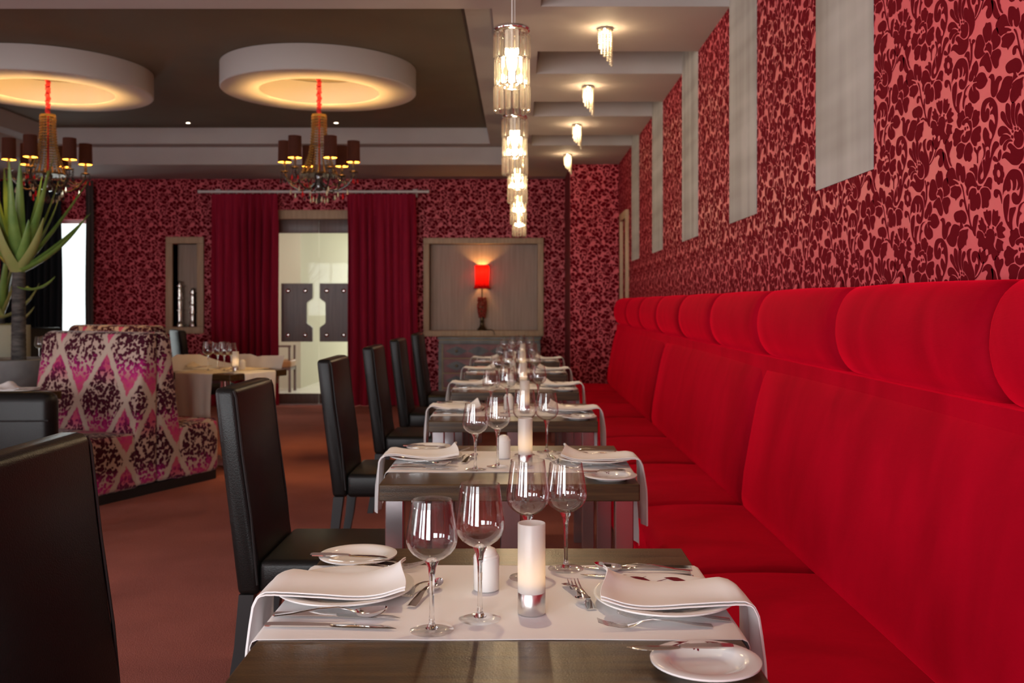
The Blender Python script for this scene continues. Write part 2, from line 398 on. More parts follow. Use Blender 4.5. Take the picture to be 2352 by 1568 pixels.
# patterned booth velvet
m, nt, out = nmat('damask_diamond_velvet'); b = pbsdf(nt, out, (0.3, 0.05, 0.1), 0.85, spec=0.15, sheen=0.2); M['damask'] = m
uvn = node(nt, 'ShaderNodeUVMap'); sx = node(nt, 'ShaderNodeSeparateXYZ'); nt.links.new(uvn.outputs[0], sx.inputs[0])
def mth(op, a, bb=None, c=None):
    n = node(nt, 'ShaderNodeMath', operation=op)
    for i, x in enumerate((a, bb, c)):
        if x is None: continue
        if isinstance(x, (int, float)): n.inputs[i].default_value = x
        else: nt.links.new(x, n.inputs[i])
    return n.outputs[0]
nz = node(nt, 'ShaderNodeTexNoise', inputs={'Scale': 26.0, 'Detail': 2.0}); nt.links.new(uvn.outputs[0], nz.inputs['Vector'])
wob = mth('MULTIPLY', mth('SUBTRACT', nz.outputs[0], 0.5), 0.10)
uu = mth('DIVIDE', mth('ADD', sx.outputs[0], 0.06), 0.45); vv = mth('DIVIDE', mth('ADD', sx.outputs[1], 0.10), 0.73)
s_ = mth('ADD', uu, vv); d_ = mth('SUBTRACT', uu, vv)
fs = mth('FRACT', mth('ADD', s_, 10.0)); fd = mth('FRACT', mth('ADD', d_, 10.0))
es = mth('MINIMUM', fs, mth('SUBTRACT', 1.0, fs)); ed = mth('MINIMUM', fd, mth('SUBTRACT', 1.0, fd))
e = mth('ADD', mth('MINIMUM', es, ed), wob)
lv = mth('SUBTRACT', fs, fd)                     # -1 bottom tip .. 1 top tip of each diamond
nw = node(nt, 'ShaderNodeTexNoise', inputs={'Scale': 16.0, 'Detail': 2.0}); nt.links.new(uvn.outputs[0], nw.inputs['Vector'])
wv = node(nt, 'ShaderNodeVectorMath', operation='MULTIPLY_ADD'); wv.inputs[1].default_value = (0.05, 0.05, 0); nt.links.new(nw.outputs['Color'], wv.inputs[0]); nt.links.new(uvn.outputs[0], wv.inputs[2])
vor = node(nt, 'ShaderNodeTexVoronoi', inputs={'Scale': 40.0, 'Randomness': 0.85}); nt.links.new(wv.outputs[0], vor.inputs['Vector'])
vor2 = node(nt, 'ShaderNodeTexVoronoi', inputs={'Scale': 19.0, 'Randomness': 0.9}); nt.links.new(wv.outputs[0], vor2.inputs['Vector'])
gap = mth('SUBTRACT', 0.62, mth('MULTIPLY', vor.outputs['Distance'], 1.0))
gap = mth('MAXIMUM', gap, mth('MULTIPLY', mth('SUBTRACT', 0.34, vor2.outputs['Distance']), 1.0))
lvn = mth('ADD', lv, mth('MULTIPLY', mth('SUBTRACT', nz.outputs[0], 0.5), 0.5))
colz = ramp(nt, mth('MULTIPLY_ADD', lvn, 0.5, 0.5), [(0.0, (0.55, 0.10, 0.14)), (0.20, (0.50, 0.035, 0.16)), (0.33, (0.30, 0.008, 0.12)), (0.42, (0.060, 0.003, 0.016)), (0.66, (0.040, 0.002, 0.009)), (0.76, (0.09, 0.004, 0.03)), (0.86, (0.34, 0.015, 0.12)), (0.97, (0.50, 0.09, 0.13))])
ground = ramp(nt, mth('ABSOLUTE', lv), [(0.30, (0.46, 0.33, 0.27)), (0.62, (0.46, 0.07, 0.13))])
inner = node(nt, 'ShaderNodeMix', data_type='RGBA'); nt.links.new(ramp(nt, gap, [(0.01, (0, 0, 0)), (0.07, (1, 1, 1))]), inner.inputs[0])
nt.links.new(ground, inner.inputs[6]); nt.links.new(colz, inner.inputs[7])
fin = node(nt, 'ShaderNodeMix', data_type='RGBA'); nt.links.new(ramp(nt, e, [(0.045, (0, 0, 0)), (0.062, (1, 1, 1))]), fin.inputs[0])
fin.inputs[6].default_value = (0.46, 0.355, 0.285, 1); nt.links.new(inner.outputs[2], fin.inputs[7])
nt.links.new(fin.outputs[2], b.inputs['Base Color'])

# ------------------------------------------------------------------ room dimensions
XR, XL, YB, YP, YR, ZC = 1.13, -7.0, 12.3, 11.0, -2.5, 2.9
PX = 0.575            # left edge of the projecting pier
def partition_boxes(a0, a1, z0, z1, holes):
    """cells of a rectangle (a,z) that lie outside the holes"""
    A = sorted({a0, a1, *[h[0] for h in holes], *[h[1] for h in holes]}); Z = sorted({z0, z1, *[h[2] for h in holes], *[h[3] for h in holes]})
    A = [a for a in A if a0 <= a <= a1]; Z = [z for z in Z if z0 <= z <= z1]
    res = []
    for p, q in zip(A, A[1:]):
        for r, s in zip(Z, Z[1:]):
            if not any(h[0] <= (p + q) / 2 <= h[1] and h[2] <= (r + s) / 2 <= h[3] for h in holes): res.append((p, q, r, s))
    return res

DOOR = (-3.45, -1.78, 0.0, 2.50); NICHE_S = (-4.46, -4.145, 1.0, 2.07); NICHE_B = (-1.165, 0.222, 0.955, 2.065); WIN = (-6.5, -5.48, 0.05, 2.38)
BH = [DOOR, NICHE_S, NICHE_B, WIN]
back_cells = partition_boxes(XL, PX + 0.1, 0, ZC + 0.05, BH)
floor = struct('floor', box_me(XL - 0.2, XR + 0.2, YR - 0.2, YB + 0.05, -0.1, 0), M['carpet'])
wall_back = struct('wall_back', boxes_me([(c[0], c[1], YB, YB + 0.2, c[2], c[3]) for c in back_cells]), M['paper'])
wall_pier = struct('wall_pier', boxes_me([(PX, XR + 0.2, YP, YB + 0.2, 0, ZC + 0.05)]), M['paper'])
pier_side = obj('corner_strip', box_me(PX - 0.004, PX, YP, YB, 0, ZC), M['red_edge'], wall_pier)
wall_right = struct('wall_right', boxes_me([(XR, XR + 0.2, YR - 0.2, YP, 0, ZC + 0.6)]), M['paper'])
LWIN = [(y - 0.75, y + 0.75, 0.4, 2.5) for y in (0.6, 3.2)]
wall_left = struct('wall_left', boxes_me([(XL - 0.2, XL, c[0], c[1], c[2], c[3]) for c in partition_boxes(YR - 0.2, YB + 0.2, 0, ZC + 0.05, LWIN)]), M['paper'])
RWIN = [(x - 0.7, x + 0.7, 0.4, 2.5) for x in (-5.4, -3.2, -1.0)]
wall_rear = struct('wall_rear', boxes_me([(c[0], c[1], YR - 0.2, YR, c[2], c[3]) for c in partition_boxes(XL, XR + 0.2, 0, ZC + 0.05, RWIN)]), M['paper'])

# window frames (rear, left, back)
def window(name, c, axis, at, th=0.06):
    a0, a1, z0, z1 = c; w = 0.05
    bars = [(a0, a1, z0, z0 + w), (a0, a1, z1 - w, z1), (a0, a0 + w, z0 + w, z1 - w), (a1 - w, a1, z0 + w, z1 - w), ((a0 + a1) / 2 - 0.02, (a0 + a1) / 2 + 0.02, z0 + w, z1 - w)]
    o = D.objects.new(name, None); COL.objects.link(o); o['kind'] = 'structure'
    for q in bars:
        me = box_me(q[0], q[1], at, at + th, q[2], q[3]) if axis == 'y' else box_me(at, at + th, q[0], q[1], q[2], q[3])
        obj('window_frame', me, M['whitemetal'], o)
    return o
k = 1
for c in RWIN: window('window_%d' % k, c, 'y', YR - 0.1); k += 1
for c in LWIN: window('window_%d' % k, c, 'x', XL - 0.1); k += 1
w8 = window('window_%d' % k, WIN, 'y', YB + 0.08)
obj('pane', box_me(WIN[0] + 0.05, WIN[1] - 0.05, YB + 0.1, YB + 0.104, WIN[2] + 0.05, WIN[3] - 0.05), M['pane'], w8)

# ------------------------------------------------------------------ ceiling: low soffit with slots, stepped tray, dark upper field
TX0, TX1, TY0, TY1 = -5.5, -0.154, 5.2, 11.03      # opening of the soffit
UX0, UX1, UY0, UY1 = -5.27, -0.342, 5.42, 10.79    # opening of the inner step
ST, UT = 3.10, 3.28
struct('ceiling', box_me(XL - 0.2, XR + 0.2, YR - 0.2, YB + 0.2, UT, UT + 0.1), M['upper'])
SLX = 0.11
slots = [(4.57 + 1.51 * k, 5.16 + 1.51 * k) for k in range(-4, 4)]
cells = [(XL, TX1, YR, TY0, ZC, UT), (XL, TX1, TY1, YB, ZC, UT), (XL, TX0, TY0, TY1, ZC, UT), (TX1, SLX, YR, YB, ZC, UT)]
soff = struct('trim_1', boxes_me(cells), M['soffit'])
struct('trim_2', boxes_me([(TX0, TX1, TY0, UY0, ST, UT), (TX0, TX1, UY1, TY1, ST, UT), (TX0, UX0, UY0, UY1, ST, UT), (UX1, TX1, UY0, UY1, ST, UT)]), M['soffit'])
ys = [YR] + [s for q in slots for s in q] + [YB]
for a, b_ in zip(ys[0::2], ys[1::2]):
    obj('ceiling_panel', box_me(SLX, XR, a, b_, ZC, UT), M['soffit'], soff)
# grey woven strips that run on from the slots down the right wall
for k_, (a, b_) in enumerate(slots[1:]):
    struct('trim_%d' % (k_ + 3), box_me(XR - 0.004, XR, a, b_, 1.729, UT), M['stripe'])

# ------------------------------------------------------------------ flocked wallpaper pattern (one repeat traced, 53 cm roll, 64 cm half drop)
RG = {1: (2120, 0, 7.84), 2: (2120, 180, 7.84), 3: (2120, 360, 5.6)}
TR = """
1:520,160 555,195 580,290 610,345 655,390 665,412 650,427 600,405 545,345 500,290 488,230 495,180
1:590,12 622,40 630,110 635,260 655,340 660,385 630,365 590,290 565,200 558,110 565,40
1:672,-28 697,0 690,120 690,250 705,350 680,350 650,290 637,180 640,60 650,0
1:744,-28 772,0 755,80 735,150 730,270 745,360 715,320 698,240 697,130 710,40
1:880,-140 855,-80 852,0 860,80 900,180 930,270 938,400 925,500 890,600 845,655 822,690 825,780 800,880 750,960 700,985 650,985 600,945 550,910 510,930 520,860 560,805 600,800 632,812 628,770 600,735 590,700 610,660 640,650 680,680 730,715 775,705 810,675 832,620 836,540 832,470 810,410 775,375 745,335 735,250 740,180 755,145 780,135 805,150 820,175 815,130 800,60 790,0 800,-60 840,-120
1:770,392 800,410 818,470 820,550 800,640 765,685 730,695 695,670 678,640 683,600 695,570 680,530 685,470 705,435 740,440 755,410
1:520,395 570,405 610,450 640,510 620,515 580,500 530,520 500,565 470,580 450,545 450,490 475,430
1:530,530 590,525 628,555 630,575 600,590 560,620 530,670 500,720 478,700 475,640 495,575
1:600,595 640,585 662,615 620,625 590,660 575,700 570,750 545,795 522,770 530,700 560,640
2:1200,340 1130,370 1080,430 1055,520 1045,620 1055,730 1090,785 1140,785 1185,730 1200,640 1195,560 1165,535 1140,570 1125,615 1130,530 1160,460 1205,425 1190,470 1205,520 1220,545 1235,505 1260,520 1240,570 1220,600 1215,655 1250,640 1280,670 1295,740 1300,830 1270,790 1240,745 1215,740 1195,790 1190,860 1205,930 1235,975 1250,1020 1240,1075 1215,1090 1195,1060 1195,1000 1170,940 1130,880 1095,920 1080,1000 1085,1080 1110,1150 1130,1240 1160,1225 1190,1240 1205,1300 1215,1220 1240,1130 1290,1010 1330,870 1350,740 1350,600 1335,480 1290,390 1240,345
1:430,665 465,690 460,740 420,800 385,890 360,980 345,1050 325,1150 290,1260 250,1350 215,1405 180,1415 160,1380 158,1300 170,1200 190,1110 220,1020 240,950 245,880 230,800 220,760 235,742 265,780 272,850 262,930 243,990 222,1020 218,1090 230,1160 228,1200 200,1260 195,1310 210,1338 235,1310 245,1260 240,1190 236,1130 228,1060 238,1015 255,1000 265,1040 270,960 275,890 300,840 325,835 335,870 332,960 345,930 355,850 370,760 395,690
2:920,1245 945,1240 960,1275 980,1290 990,1250 1020,1215 1050,1235 1045,1280 1020,1300 1000,1350 995,1430 995,1520 975,1520 975,1430 965,1360 930,1310
1:490,780 500,850 490,920 465,975 450,930 450,870 465,820
1:395,912 420,920 445,950 460,985 430,1000 390,995 375,960
3:1190,158 1235,175 1270,220 1290,290 1298,380 1290,470 1270,550 1240,600 1205,615 1165,595 1145,545 1145,490 1165,460 1195,460 1215,485 1235,500 1250,440 1258,380 1240,410 1220,430 1212,420 1225,350 1215,300 1203,285 1203,340 1195,400 1175,430 1155,425 1160,370 1150,310 1125,292 1130,340 1132,400 1115,440 1090,445 1075,425 1045,450 1030,500 1030,440 1035,370 1055,290 1095,210 1140,165
3:945,415 985,430 1010,480 1020,550 1018,610 1005,560 985,490 970,480 965,510 945,530 920,510 912,470 920,430
3:1040,560 1035,640 1045,740 1065,830 1100,900 1140,950 1155,930 1150,840 1165,760 1190,690 1195,645 1160,650 1125,660 1112,700 1108,780 1110,830 1095,830 1088,780 1100,700 1112,600 1112,485 1080,490 1055,520
1:960,1090 985,1130 1002,1210 995,1280 960,1370 965,1400 940,1400 930,1350 915,1400 895,1450 860,1472 830,1450 830,1390 850,1310 880,1250 890,1200 915,1150
2:1080,-110 1120,-80 1150,-10 1165,35 1145,90 1100,160 1040,195 990,180 955,150 950,175 965,200 1000,230 1018,290 1015,370 990,400 965,430 930,452 890,440 840,380 825,310 835,230 860,170 880,140 890,190 910,240 905,180 895,130 920,90 970,75 970,60 920,70 905,60 930,-10 960,-10 1000,-80 1040,-105
2:850,115 810,160 780,220 765,290 795,320 765,370 748,450 740,550 725,545 715,480 720,400 735,310 750,220 785,160 830,120
1:850,695 862,720 868,780 885,770 885,730 910,705 942,720 935,760 905,800 895,880 893,960 890,1050 875,1130 855,1200 838,1265 830,1210 820,1130 800,1060 775,1025 748,1022 765,970 795,930 830,930 845,970 845,1090 857,1080 862,960 858,860 850,780 835,720
1:1140,410 1165,415 1200,400 1225,415 1240,500 1242,600 1230,690 1210,740 1190,725 1160,760 1130,770 1100,690 1080,600 1085,520 1115,470
1:1030,620 1070,640 1100,720 1120,790 1110,830 1090,890 1100,940 1125,955 1080,1010 1020,1055 970,1060 935,1010 928,930 945,830 955,740 985,650
1:1320,500 1350,505 1365,570 1360,640 1390,650 1402,700 1390,780 1340,850 1265,905 1258,850 1250,770 1232,740 1240,650 1265,560
1:1150,945 1180,960 1205,1030 1235,1130 1245,1220 1215,1300 1175,1300 1140,1260 1105,1195 1070,1185 1030,1200 1022,1150 1050,1070 1100,1000
1:1360,875 1400,910 1408,980 1370,1080 1365,1170 1330,1230 1295,1225 1260,1160 1235,1080 1218,1030 1240,970 1260,925 1310,895
1:1165,782 1190,758 1212,785 1232,805 1244,860 1236,940 1222,1000 1205,970 1180,925 1150,905 1112,915 1114,880 1134,840 1134,805
1:1060,175 1090,150 1130,105 1160,105 1170,135 1140,220 1140,290 1170,335 1215,310 1255,230 1275,120 1268,30 1240,-40 1190,-45 1140,-5 1095,70
1:1110,-30 1100,0 1060,140 1010,260 950,365 942,345 990,270 1040,140 1075,20 1090,-30
3:680,1210 715,1230 738,1290 738,1370 725,1430 700,1490 675,1535 672,1470 672,1410 685,1375 710,1385 705,1320 690,1290 682,1330 660,1362 635,1340 628,1280 645,1225
2:435,1095 460,1120 475,1150 500,1130 525,1125 530,1190 510,1260 485,1330 475,1400 490,1440 495,1500 520,1568 518,1590 490,1560 460,1490 440,1400 425,1330 405,1270 398,1200 415,1130
2:350,1335 375,1320 400,1345 418,1385 428,1440 445,1500 465,1570 483,1625 455,1665 420,1640 385,1580 372,1500 362,1400
2:190,1045 205,1110 225,1080 260,1045 270,1100 280,1140 315,1105 305,1170 280,1240 235,1285 205,1265 175,1190 170,1120
3:825,675 840,700 870,690 880,720 880,800 870,870 850,890 830,860 800,800 785,740 783,705 808,705
3:910,672 935,700 965,690 970,760 995,765 985,820 940,895 920,885 895,870 890,800 897,720
3:750,775 775,800 790,850 820,900 810,960 790,985 765,950 730,935 710,880 735,870 718,820 745,815
3:1015,830 1028,860 1020,890 1055,910 1060,945 1025,975 1058,1030 1010,1050 965,1035 955,970 945,920 975,870
3:705,955 745,955 780,990 792,1035 812,1040 818,970 838,935 870,925 905,940 925,1000 925,1060 910,1130 930,1180 985,1235 975,1270 945,1290 940,1320 910,1335 890,1290 880,1250 845,1260 840,1200 820,1185 790,1210 760,1160 725,1160 708,1120 715,1055 690,1040
3:960,1050 1000,1070 1038,1095 1025,1130 1030,1180 1040,1210 1005,1210 990,1240 960,1210 935,1160 945,1100
2:850,437 878,460 885,505 910,520 910,580 890,640 870,720 845,740 815,690 780,690 760,620 757,540 775,480 805,475 820,445
2:710,575 740,595 750,650 770,700 735,740 700,790 690,850 655,900 620,840 610,770 630,710 625,650 650,625 685,610
2:960,562 985,585 1020,590 1025,650 1010,700 1018,760 980,840 910,890 898,830 892,770 880,740 900,660 920,580
2:610,893 650,920 690,935 730,920 735,960 700,1010 680,1060 685,1130 640,1170 600,1220 570,1225 550,1180 555,1120 535,1070 545,1000 570,960 580,910
2:1020,855 1048,890 1045,960 1030,1000 1042,1060 1030,1130 980,1150 970,1210 930,1220 890,1170 862,1100 872,1030 895,960 940,900
2:700,1160 745,1185 765,1200 745,1260 730,1350 700,1430 650,1455 610,1410 615,1350 600,1280 620,1210 660,1170
2:840,1150 870,1190 900,1260 895,1320 875,1370 880,1440 840,1505 805,1480 775,1495 745,1440 740,1350 755,1270 785,1200
2:800,710 830,725 830,760 865,760 885,850 882,960 855,1060 818,1125 770,1160 715,1145 695,1090 705,1045 735,1010 745,1050 765,1035 780,960 850,935 845,890 830,850 800,800 760,810 745,850 705,830 712,780 750,740
3:445,75 485,90 512,130 530,115 545,190 550,260 535,315 515,335 490,305 482,240 470,250 473,310 455,300 432,240 425,170 430,100
3:380,138 405,160 420,210 430,250 450,300 465,318 440,300 400,285 390,295 430,315 460,345 450,358 420,350 410,365 380,370 350,382 325,340 305,280 298,240 320,180 350,148
3:412,372 440,378 470,380 492,420 495,460 470,510 435,545 425,570 415,540 380,525 355,500 365,450 360,410 385,385
3:490,345 510,370 525,430 540,520 560,620 580,690 585,620 600,600 600,680 605,780 620,860 640,900 645,830 660,770 690,745 715,755 705,820 690,900 680,970 683,1010 670,1022 650,990 635,950 610,930 580,900 540,900 535,885 560,868 590,875 610,890 595,830 580,760 555,690 535,610 520,580 510,590 505,630 488,648 472,630 472,580 490,545 520,545 530,560 520,480 505,410 485,360
3:505,685 545,715 567,780 555,840 528,868 508,845 515,890 525,905 480,940 470,960 475,900 480,848 440,845 410,810 400,745 430,705 475,690
3:420,865 455,880 470,890 472,940 465,985 465,1010 445,1030 440,1080 420,1140 390,1160 350,1145 315,1095 305,1055 345,990 365,920 390,875
3:585,928 575,980 578,1040 560,1080 558,1140 545,1130 530,1150 490,1190 465,1190 445,1130 450,1060 470,1000 470,970 510,940 550,935
3:250,785 275,795 285,830 290,880 300,860 320,835 350,840 365,880 340,905 325,960 315,1020 290,1060 265,1055 248,1000 248,920 250,860 240,830 225,815
3:655,92 690,110 703,150 703,230 693,310 680,290 665,230 635,190 600,170 620,140 655,135
3:595,200 625,205 655,240 678,300 688,360 680,390 640,375 605,395 588,435 583,490 570,500 558,450 562,400 540,350 540,310 560,270 565,220
3:855,260 885,275 893,320 885,360 885,410 870,420 840,390 800,380 780,375 810,320 830,280
3:650,400 680,410 690,450 685,490 700,470 720,465 740,510 745,580 735,650 710,680 690,660 675,690 640,695 610,670 610,600 605,545 588,550 590,490 605,440 625,410
3:800,392 840,405 870,460 872,530 848,565 850,620 830,655 800,650 780,665 760,650 760,580 752,500 737,440 760,405
3:692,335 710,370 760,375 740,395 730,420 710,430 694,400
"""
def ell(cx, cy, rx, ry, n=9): return [(cx + rx * math.cos(2 * PI * k / n), cy + ry * math.sin(2 * PI * k / n)) for k in range(n)]
def to_wall(rg, pts):
    ox, oy, s = RG[rg]; res = []
    for x, y in pts:
        px = ox + x / s; py = oy + y / s
        Z = 2200 * XR / (px - 1195); res.append((Z, 1.3 + (697 - py) * Z / 2200))
    return res
motifs = []
for line in TR.strip().splitlines():
    rg, rest = line.split(':'); motifs.append(to_wall(int(rg), [tuple(map(float, p.split(','))) for p in rest.split()]))
for rg, cx, cy, rx, ry in ((1, 700, 395, 14, 27), (1, 738, 390, 13, 26), (1, 662, 450, 14, 25), (1, 657, 540, 17, 28), (3, 905, 915, 11, 21), (3, 940, 1000, 11, 23), (3, 805, 1005, 11, 23), (3, 842, 905, 11, 19), (2, 765, 905, 15, 33), (2, 806, 885, 12, 25)):
    motifs.append(to_wall(rg, ell(cx, cy, rx, ry)))
rn = 48; outer = []; inner_ = []
for k_ in range(rn + 1):
    a = 2 * PI * k_ / rn; sc_ = 0.86 + 0.16 * abs(math.cos(4 * a))
    outer.append((460 + 82 * sc_ * math.cos(a), 1180 + 178 * sc_ * math.sin(a))); inner_.append((460 + 25 * math.cos(a), 1180 + 62 * math.sin(a)))
motifs.append(('ring', to_wall(1, outer + inner_[::-1])))

def smooth_poly(p, sub=2):
    n = len(p); res = []
    for i in range(n):
        p0, p1, p2, p3 = p[i - 1], p[i], p[(i + 1) % n], p[(i + 2) % n]
        for s in range(sub):
            t = s / sub
            res.append(tuple(0.5 * (2 * p1[c] + (p2[c] - p0[c]) * t + (2 * p0[c] - 5 * p1[c] + 4 * p2[c] - p3[c]) * t * t + (3 * p1[c] - p0[c] - 3 * p2[c] + p3[c]) * t ** 3) for c in (0, 1)))
    return res
RAW = [m_[1] if m_[0] == 'ring' else m_ for m_ in motifs]
FINE = [m_[1] if m_[0] == 'ring' else smooth_poly(m_, 3) for m_ in motifs]

def clip(poly, r):
    for ax, lim, sg in ((0, r[0], 1), (0, r[1], -1), (1, r[2], 1), (1, r[3], -1)):
        out_ = []; n = len(poly)
        for i in range(n):
            a, c = poly[i - 1], poly[i]; da = (a[ax] - lim) * sg; dc = (c[ax] - lim) * sg
            if (da >= 0) != (dc >= 0):
                t = da / (da - dc); out_.append((a[0] + (c[0] - a[0]) * t, a[1] + (c[1] - a[1]) * t))
            if dc >= 0: out_.append(c)
        poly = out_
        if len(poly) < 3: return []
    return poly

def flock(name, parent, rects, place, sign, fine_lim=None):
    """rects in (s,z): s is the running coordinate along the wall; u = sign*s"""
    verts = []; faces = []
    CW, CH = 0.2655, 0.642
    for r in rects:
        us = sorted((sign * r[0], sign * r[1]))
        for i in range(int((us[0] - 3.0) / CW) - 1, int((us[1] - 1.8) / CW) + 2):
            dz = 0.5 * CH * (i % 2)
            for j in range(-9, 10):
                oz = (dz + j * CH)
                if 0.9 + oz > r[3] + 0.2 or 2.2 + oz < r[2] - 0.2: continue
                oz = oz
                fine = fine_lim is not None and (i * CW + 2.3) < fine_lim
                for m_ in (FINE if fine else RAW):
                    pts = [(sign * (p[0] + i * CW), p[1] + oz) for p in m_]
                    x0 = min(p[0] for p in pts); x1 = max(p[0] for p in pts); z0 = min(p[1] for p in pts); z1 = max(p[1] for p in pts)
                    if x1 <= r[0] or x0 >= r[1] or z1 <= r[2] or z0 >= r[3]: continue
                    if x0 < r[0] or x1 > r[1] or z0 < r[2] or z1 > r[3]:
                        pts = clip(pts, r)
                        if len(pts) < 3: continue
                    b0 = len(verts); verts += [place(p[0], p[1]) for p in pts]; faces.append(tuple(range(b0, b0 + len(pts))))
    o = obj(name, mesh_from(verts, faces), M['flock'], parent); o['kind'] = 'stuff'
    return o
flock('flock_pattern', wall_right, [(0.6, YP, 1.20, ZC)], lambda s, z: (XR - 0.0008, s, z), 1, 5.2)
flock('flock_pattern', wall_back, [c for c in back_cells if c[0] < PX], lambda s, z: (s, YB - 0.001, z), -1)
flock('flock_pattern', wall_pier, [(PX, XR, 0, ZC)], lambda s, z: (s, YP - 0.001, z), -1)
flock('flock_pattern', wall_left, [(YP - 1.3, YB, 0, ZC)], lambda s, z: (XL + 0.001, s, z), -1)
struct('baseboard_back', boxes_me([(XL, DOOR[0] - 0.05, YB - 0.015, YB, 0, 0.1), (DOOR[1] + 0.05, PX, YB - 0.015, YB, 0, 0.1)]), M['darkwood'])
struct('baseboard_pier', boxes_me([(PX, XR, YP - 0.015, YP, 0, 0.1)]), M['darkwood'])

# ------------------------------------------------------------------ niches
def frame_parts(parent, hole, w, y0, y1, mat):
    a0, a1, z0, z1 = hole
    for q in ((a0 - w, a1 + w, z1, z1 + w), (a0 - w, a1 + w, z0 - w, z0), (a0 - w, a0, z0, z1), (a1, a1 + w, z0, z1)):
        obj('frame_rail', box_me(q[0], q[1], y0, y1, q[2], q[3], 0.006), mat, parent)
n1 = D.objects.new('trim_niche_tall', None); COL.objects.link(n1); n1['kind'] = 'structure'
frame_parts(n1, NICHE_S, 0.085, YB - 0.03, YB + 0.19, M['oak']); obj('back_panel', box_me(NICHE_S[0], NICHE_S[1], YB + 0.18, YB + 0.2, NICHE_S[2], NICHE_S[3]), M['oakback'], n1)
n2 = D.objects.new('trim_niche_wide', None); COL.objects.link(n2); n2['kind'] = 'structure'
frame_parts(n2, NICHE_B, 0.075, YB - 0.05, YB + 0.19, M['oak']); obj('back_panel', box_me(NICHE_B[0], NICHE_B[1], YB + 0.13, YB + 0.2, NICHE_B[2], NICHE_B[3]), M['oakback'], n2)
# wooden frame on the right wall beyond the last grey strip
n3 = D.objects.new('trim_wood_frame', None); COL.objects.link(n3); n3['kind'] = 'structure'
for q in ((9.95, 10.6, 2.20, 2.28), (9.95, 10.03, 1.30, 2.20), (10.52, 10.6, 1.30, 2.20)):
    obj('frame_rail', box_me(XR - 0.035, XR, q[0], q[1], q[2], q[3], 0.004), M['oak'], n3)

# ------------------------------------------------------------------ door: double glass doors with wooden grip boards
dr = D.objects.new('door_1', None); COL.objects.link(dr); dr['kind'] = 'structure'
d0, d1, dz0, dz1 = DOOR; DC = -2.60; yd = YB + 0.06
obj('door_lintel', box_me(d0, d1, YB - 0.02, YB + 0.2, 2.385, dz1, 0.005), M['oak'], dr)
for q in ((d0, d0 + 0.07), (d1 - 0.07, d1)): obj('door_jamb', box_me(q[0], q[1], YB - 0.02, YB + 0.2, 0, 2.385, 0.004), M['oak'], dr)
obj('threshold', box_me(d0 + 0.07, d1 - 0.07, YB - 0.01, YB + 0.2, 0, 0.012), M['brushed'], dr)
for x0, x1, s in ((d0 + 0.07, DC - 0.003, -1), (DC + 0.003, d1 - 0.07, 1)):
    lf = obj('glass_leaf', box_me(x0, x1, yd + 0.012, yd + 0.024, 0.14, 2.21), M['pane'], dr)
    obj('top_rail', box_me(x0, x1, yd, yd + 0.036, 2.21, 2.383, 0.003), M['darkwood'], lf)
    obj('bottom_rail', box_me(x0, x1, yd, yd + 0.036, 0.013, 0.14, 0.003), M['darkwood'], lf)
    # grip board with a rounded notch on the meeting side
    bx0, bx1 = (DC - 0.075 - 0.40, DC - 0.075) if s < 0 else (DC + 0.02, DC + 0.42)
    e0 = bx1 if s < 0 else bx0; f0 = bx0 if s < 0 else bx1
    nd = 0.075
    poly = [(f0, 0.81), (e0, 0.81), (e0, 0.99)]
    poly += [(e0 + (s * nd) * math.sin(PI / 2 * t), 1.00 + 0.06 * t) for t in (0.25, 0.5, 0.75, 1)]
    poly += [(e0 + (s * nd) * math.sin(PI / 2 * (1 - t)), 1.30 + 0.06 * t) for t in (0, 0.25, 0.5, 0.75)]
    poly += [(e0, 1.37), (e0, 1.56), (f0, 1.56)]
    gb = obj('grip_board', extrude_me(poly, 'y', yd - 0.045, yd + 0.005, 0.003, 1), M['darkwood'], lf)
    for bx in (0.09, 0.31):
        for bz in (0.895, 1.465):
            obj('bolt', lathe_me([(0, 0.016), (0.018, 0.014), (0.028, 0.008), (0.031, 0), (0, 0)], 14), M['chrome'], lf, (min(e0, f0) + bx, yd - 0.046, bz), (PI / 2, 0, 0))

# ------------------------------------------------------------------ foyer behind the doors
FY = 30.0
struct('floor_foyer', box_me(-7.5, 2.5, YB + 0.05, FY, -0.1, -0.001), M['tile'])
struct('ceiling_foyer', box_me(-7.5, 2.5, YB + 0.2, FY, 2.75, 2.85), M['creamwhite'])
struct('wall_foyer_end', box_me(-7.5, 2.5, FY, FY + 0.2, -0.1, 2.85), M['olivewall'])
struct('wall_foyer_side', boxes_me([(-5.4, -3.37, YB + 0.2 + 2.2, FY, -0.1, 2.85)]), M['cream'])
struct('wall_foyer_right', box_me(2.3, 2.5, YB + 0.2, FY, -0.1, 2.85), M['cream'])
struct('trim_foyer_pier', box_me(-5.6, -5.1, 22.5, 23.0, 0, 2.75), M['creamwhite'])
fw = D.objects.new('window_foyer', None); COL.objects.link(fw); fw['kind'] = 'structure'
M['skyglow'] = emit_mat('bright_daylit_glass', (1.0, 1.0, 1.0), 6.0)
obj('pane', box_me(-5.5, -4.6, FY - 0.03, FY - 0.01, 1.6, 2.65), M['skyglow'], fw)

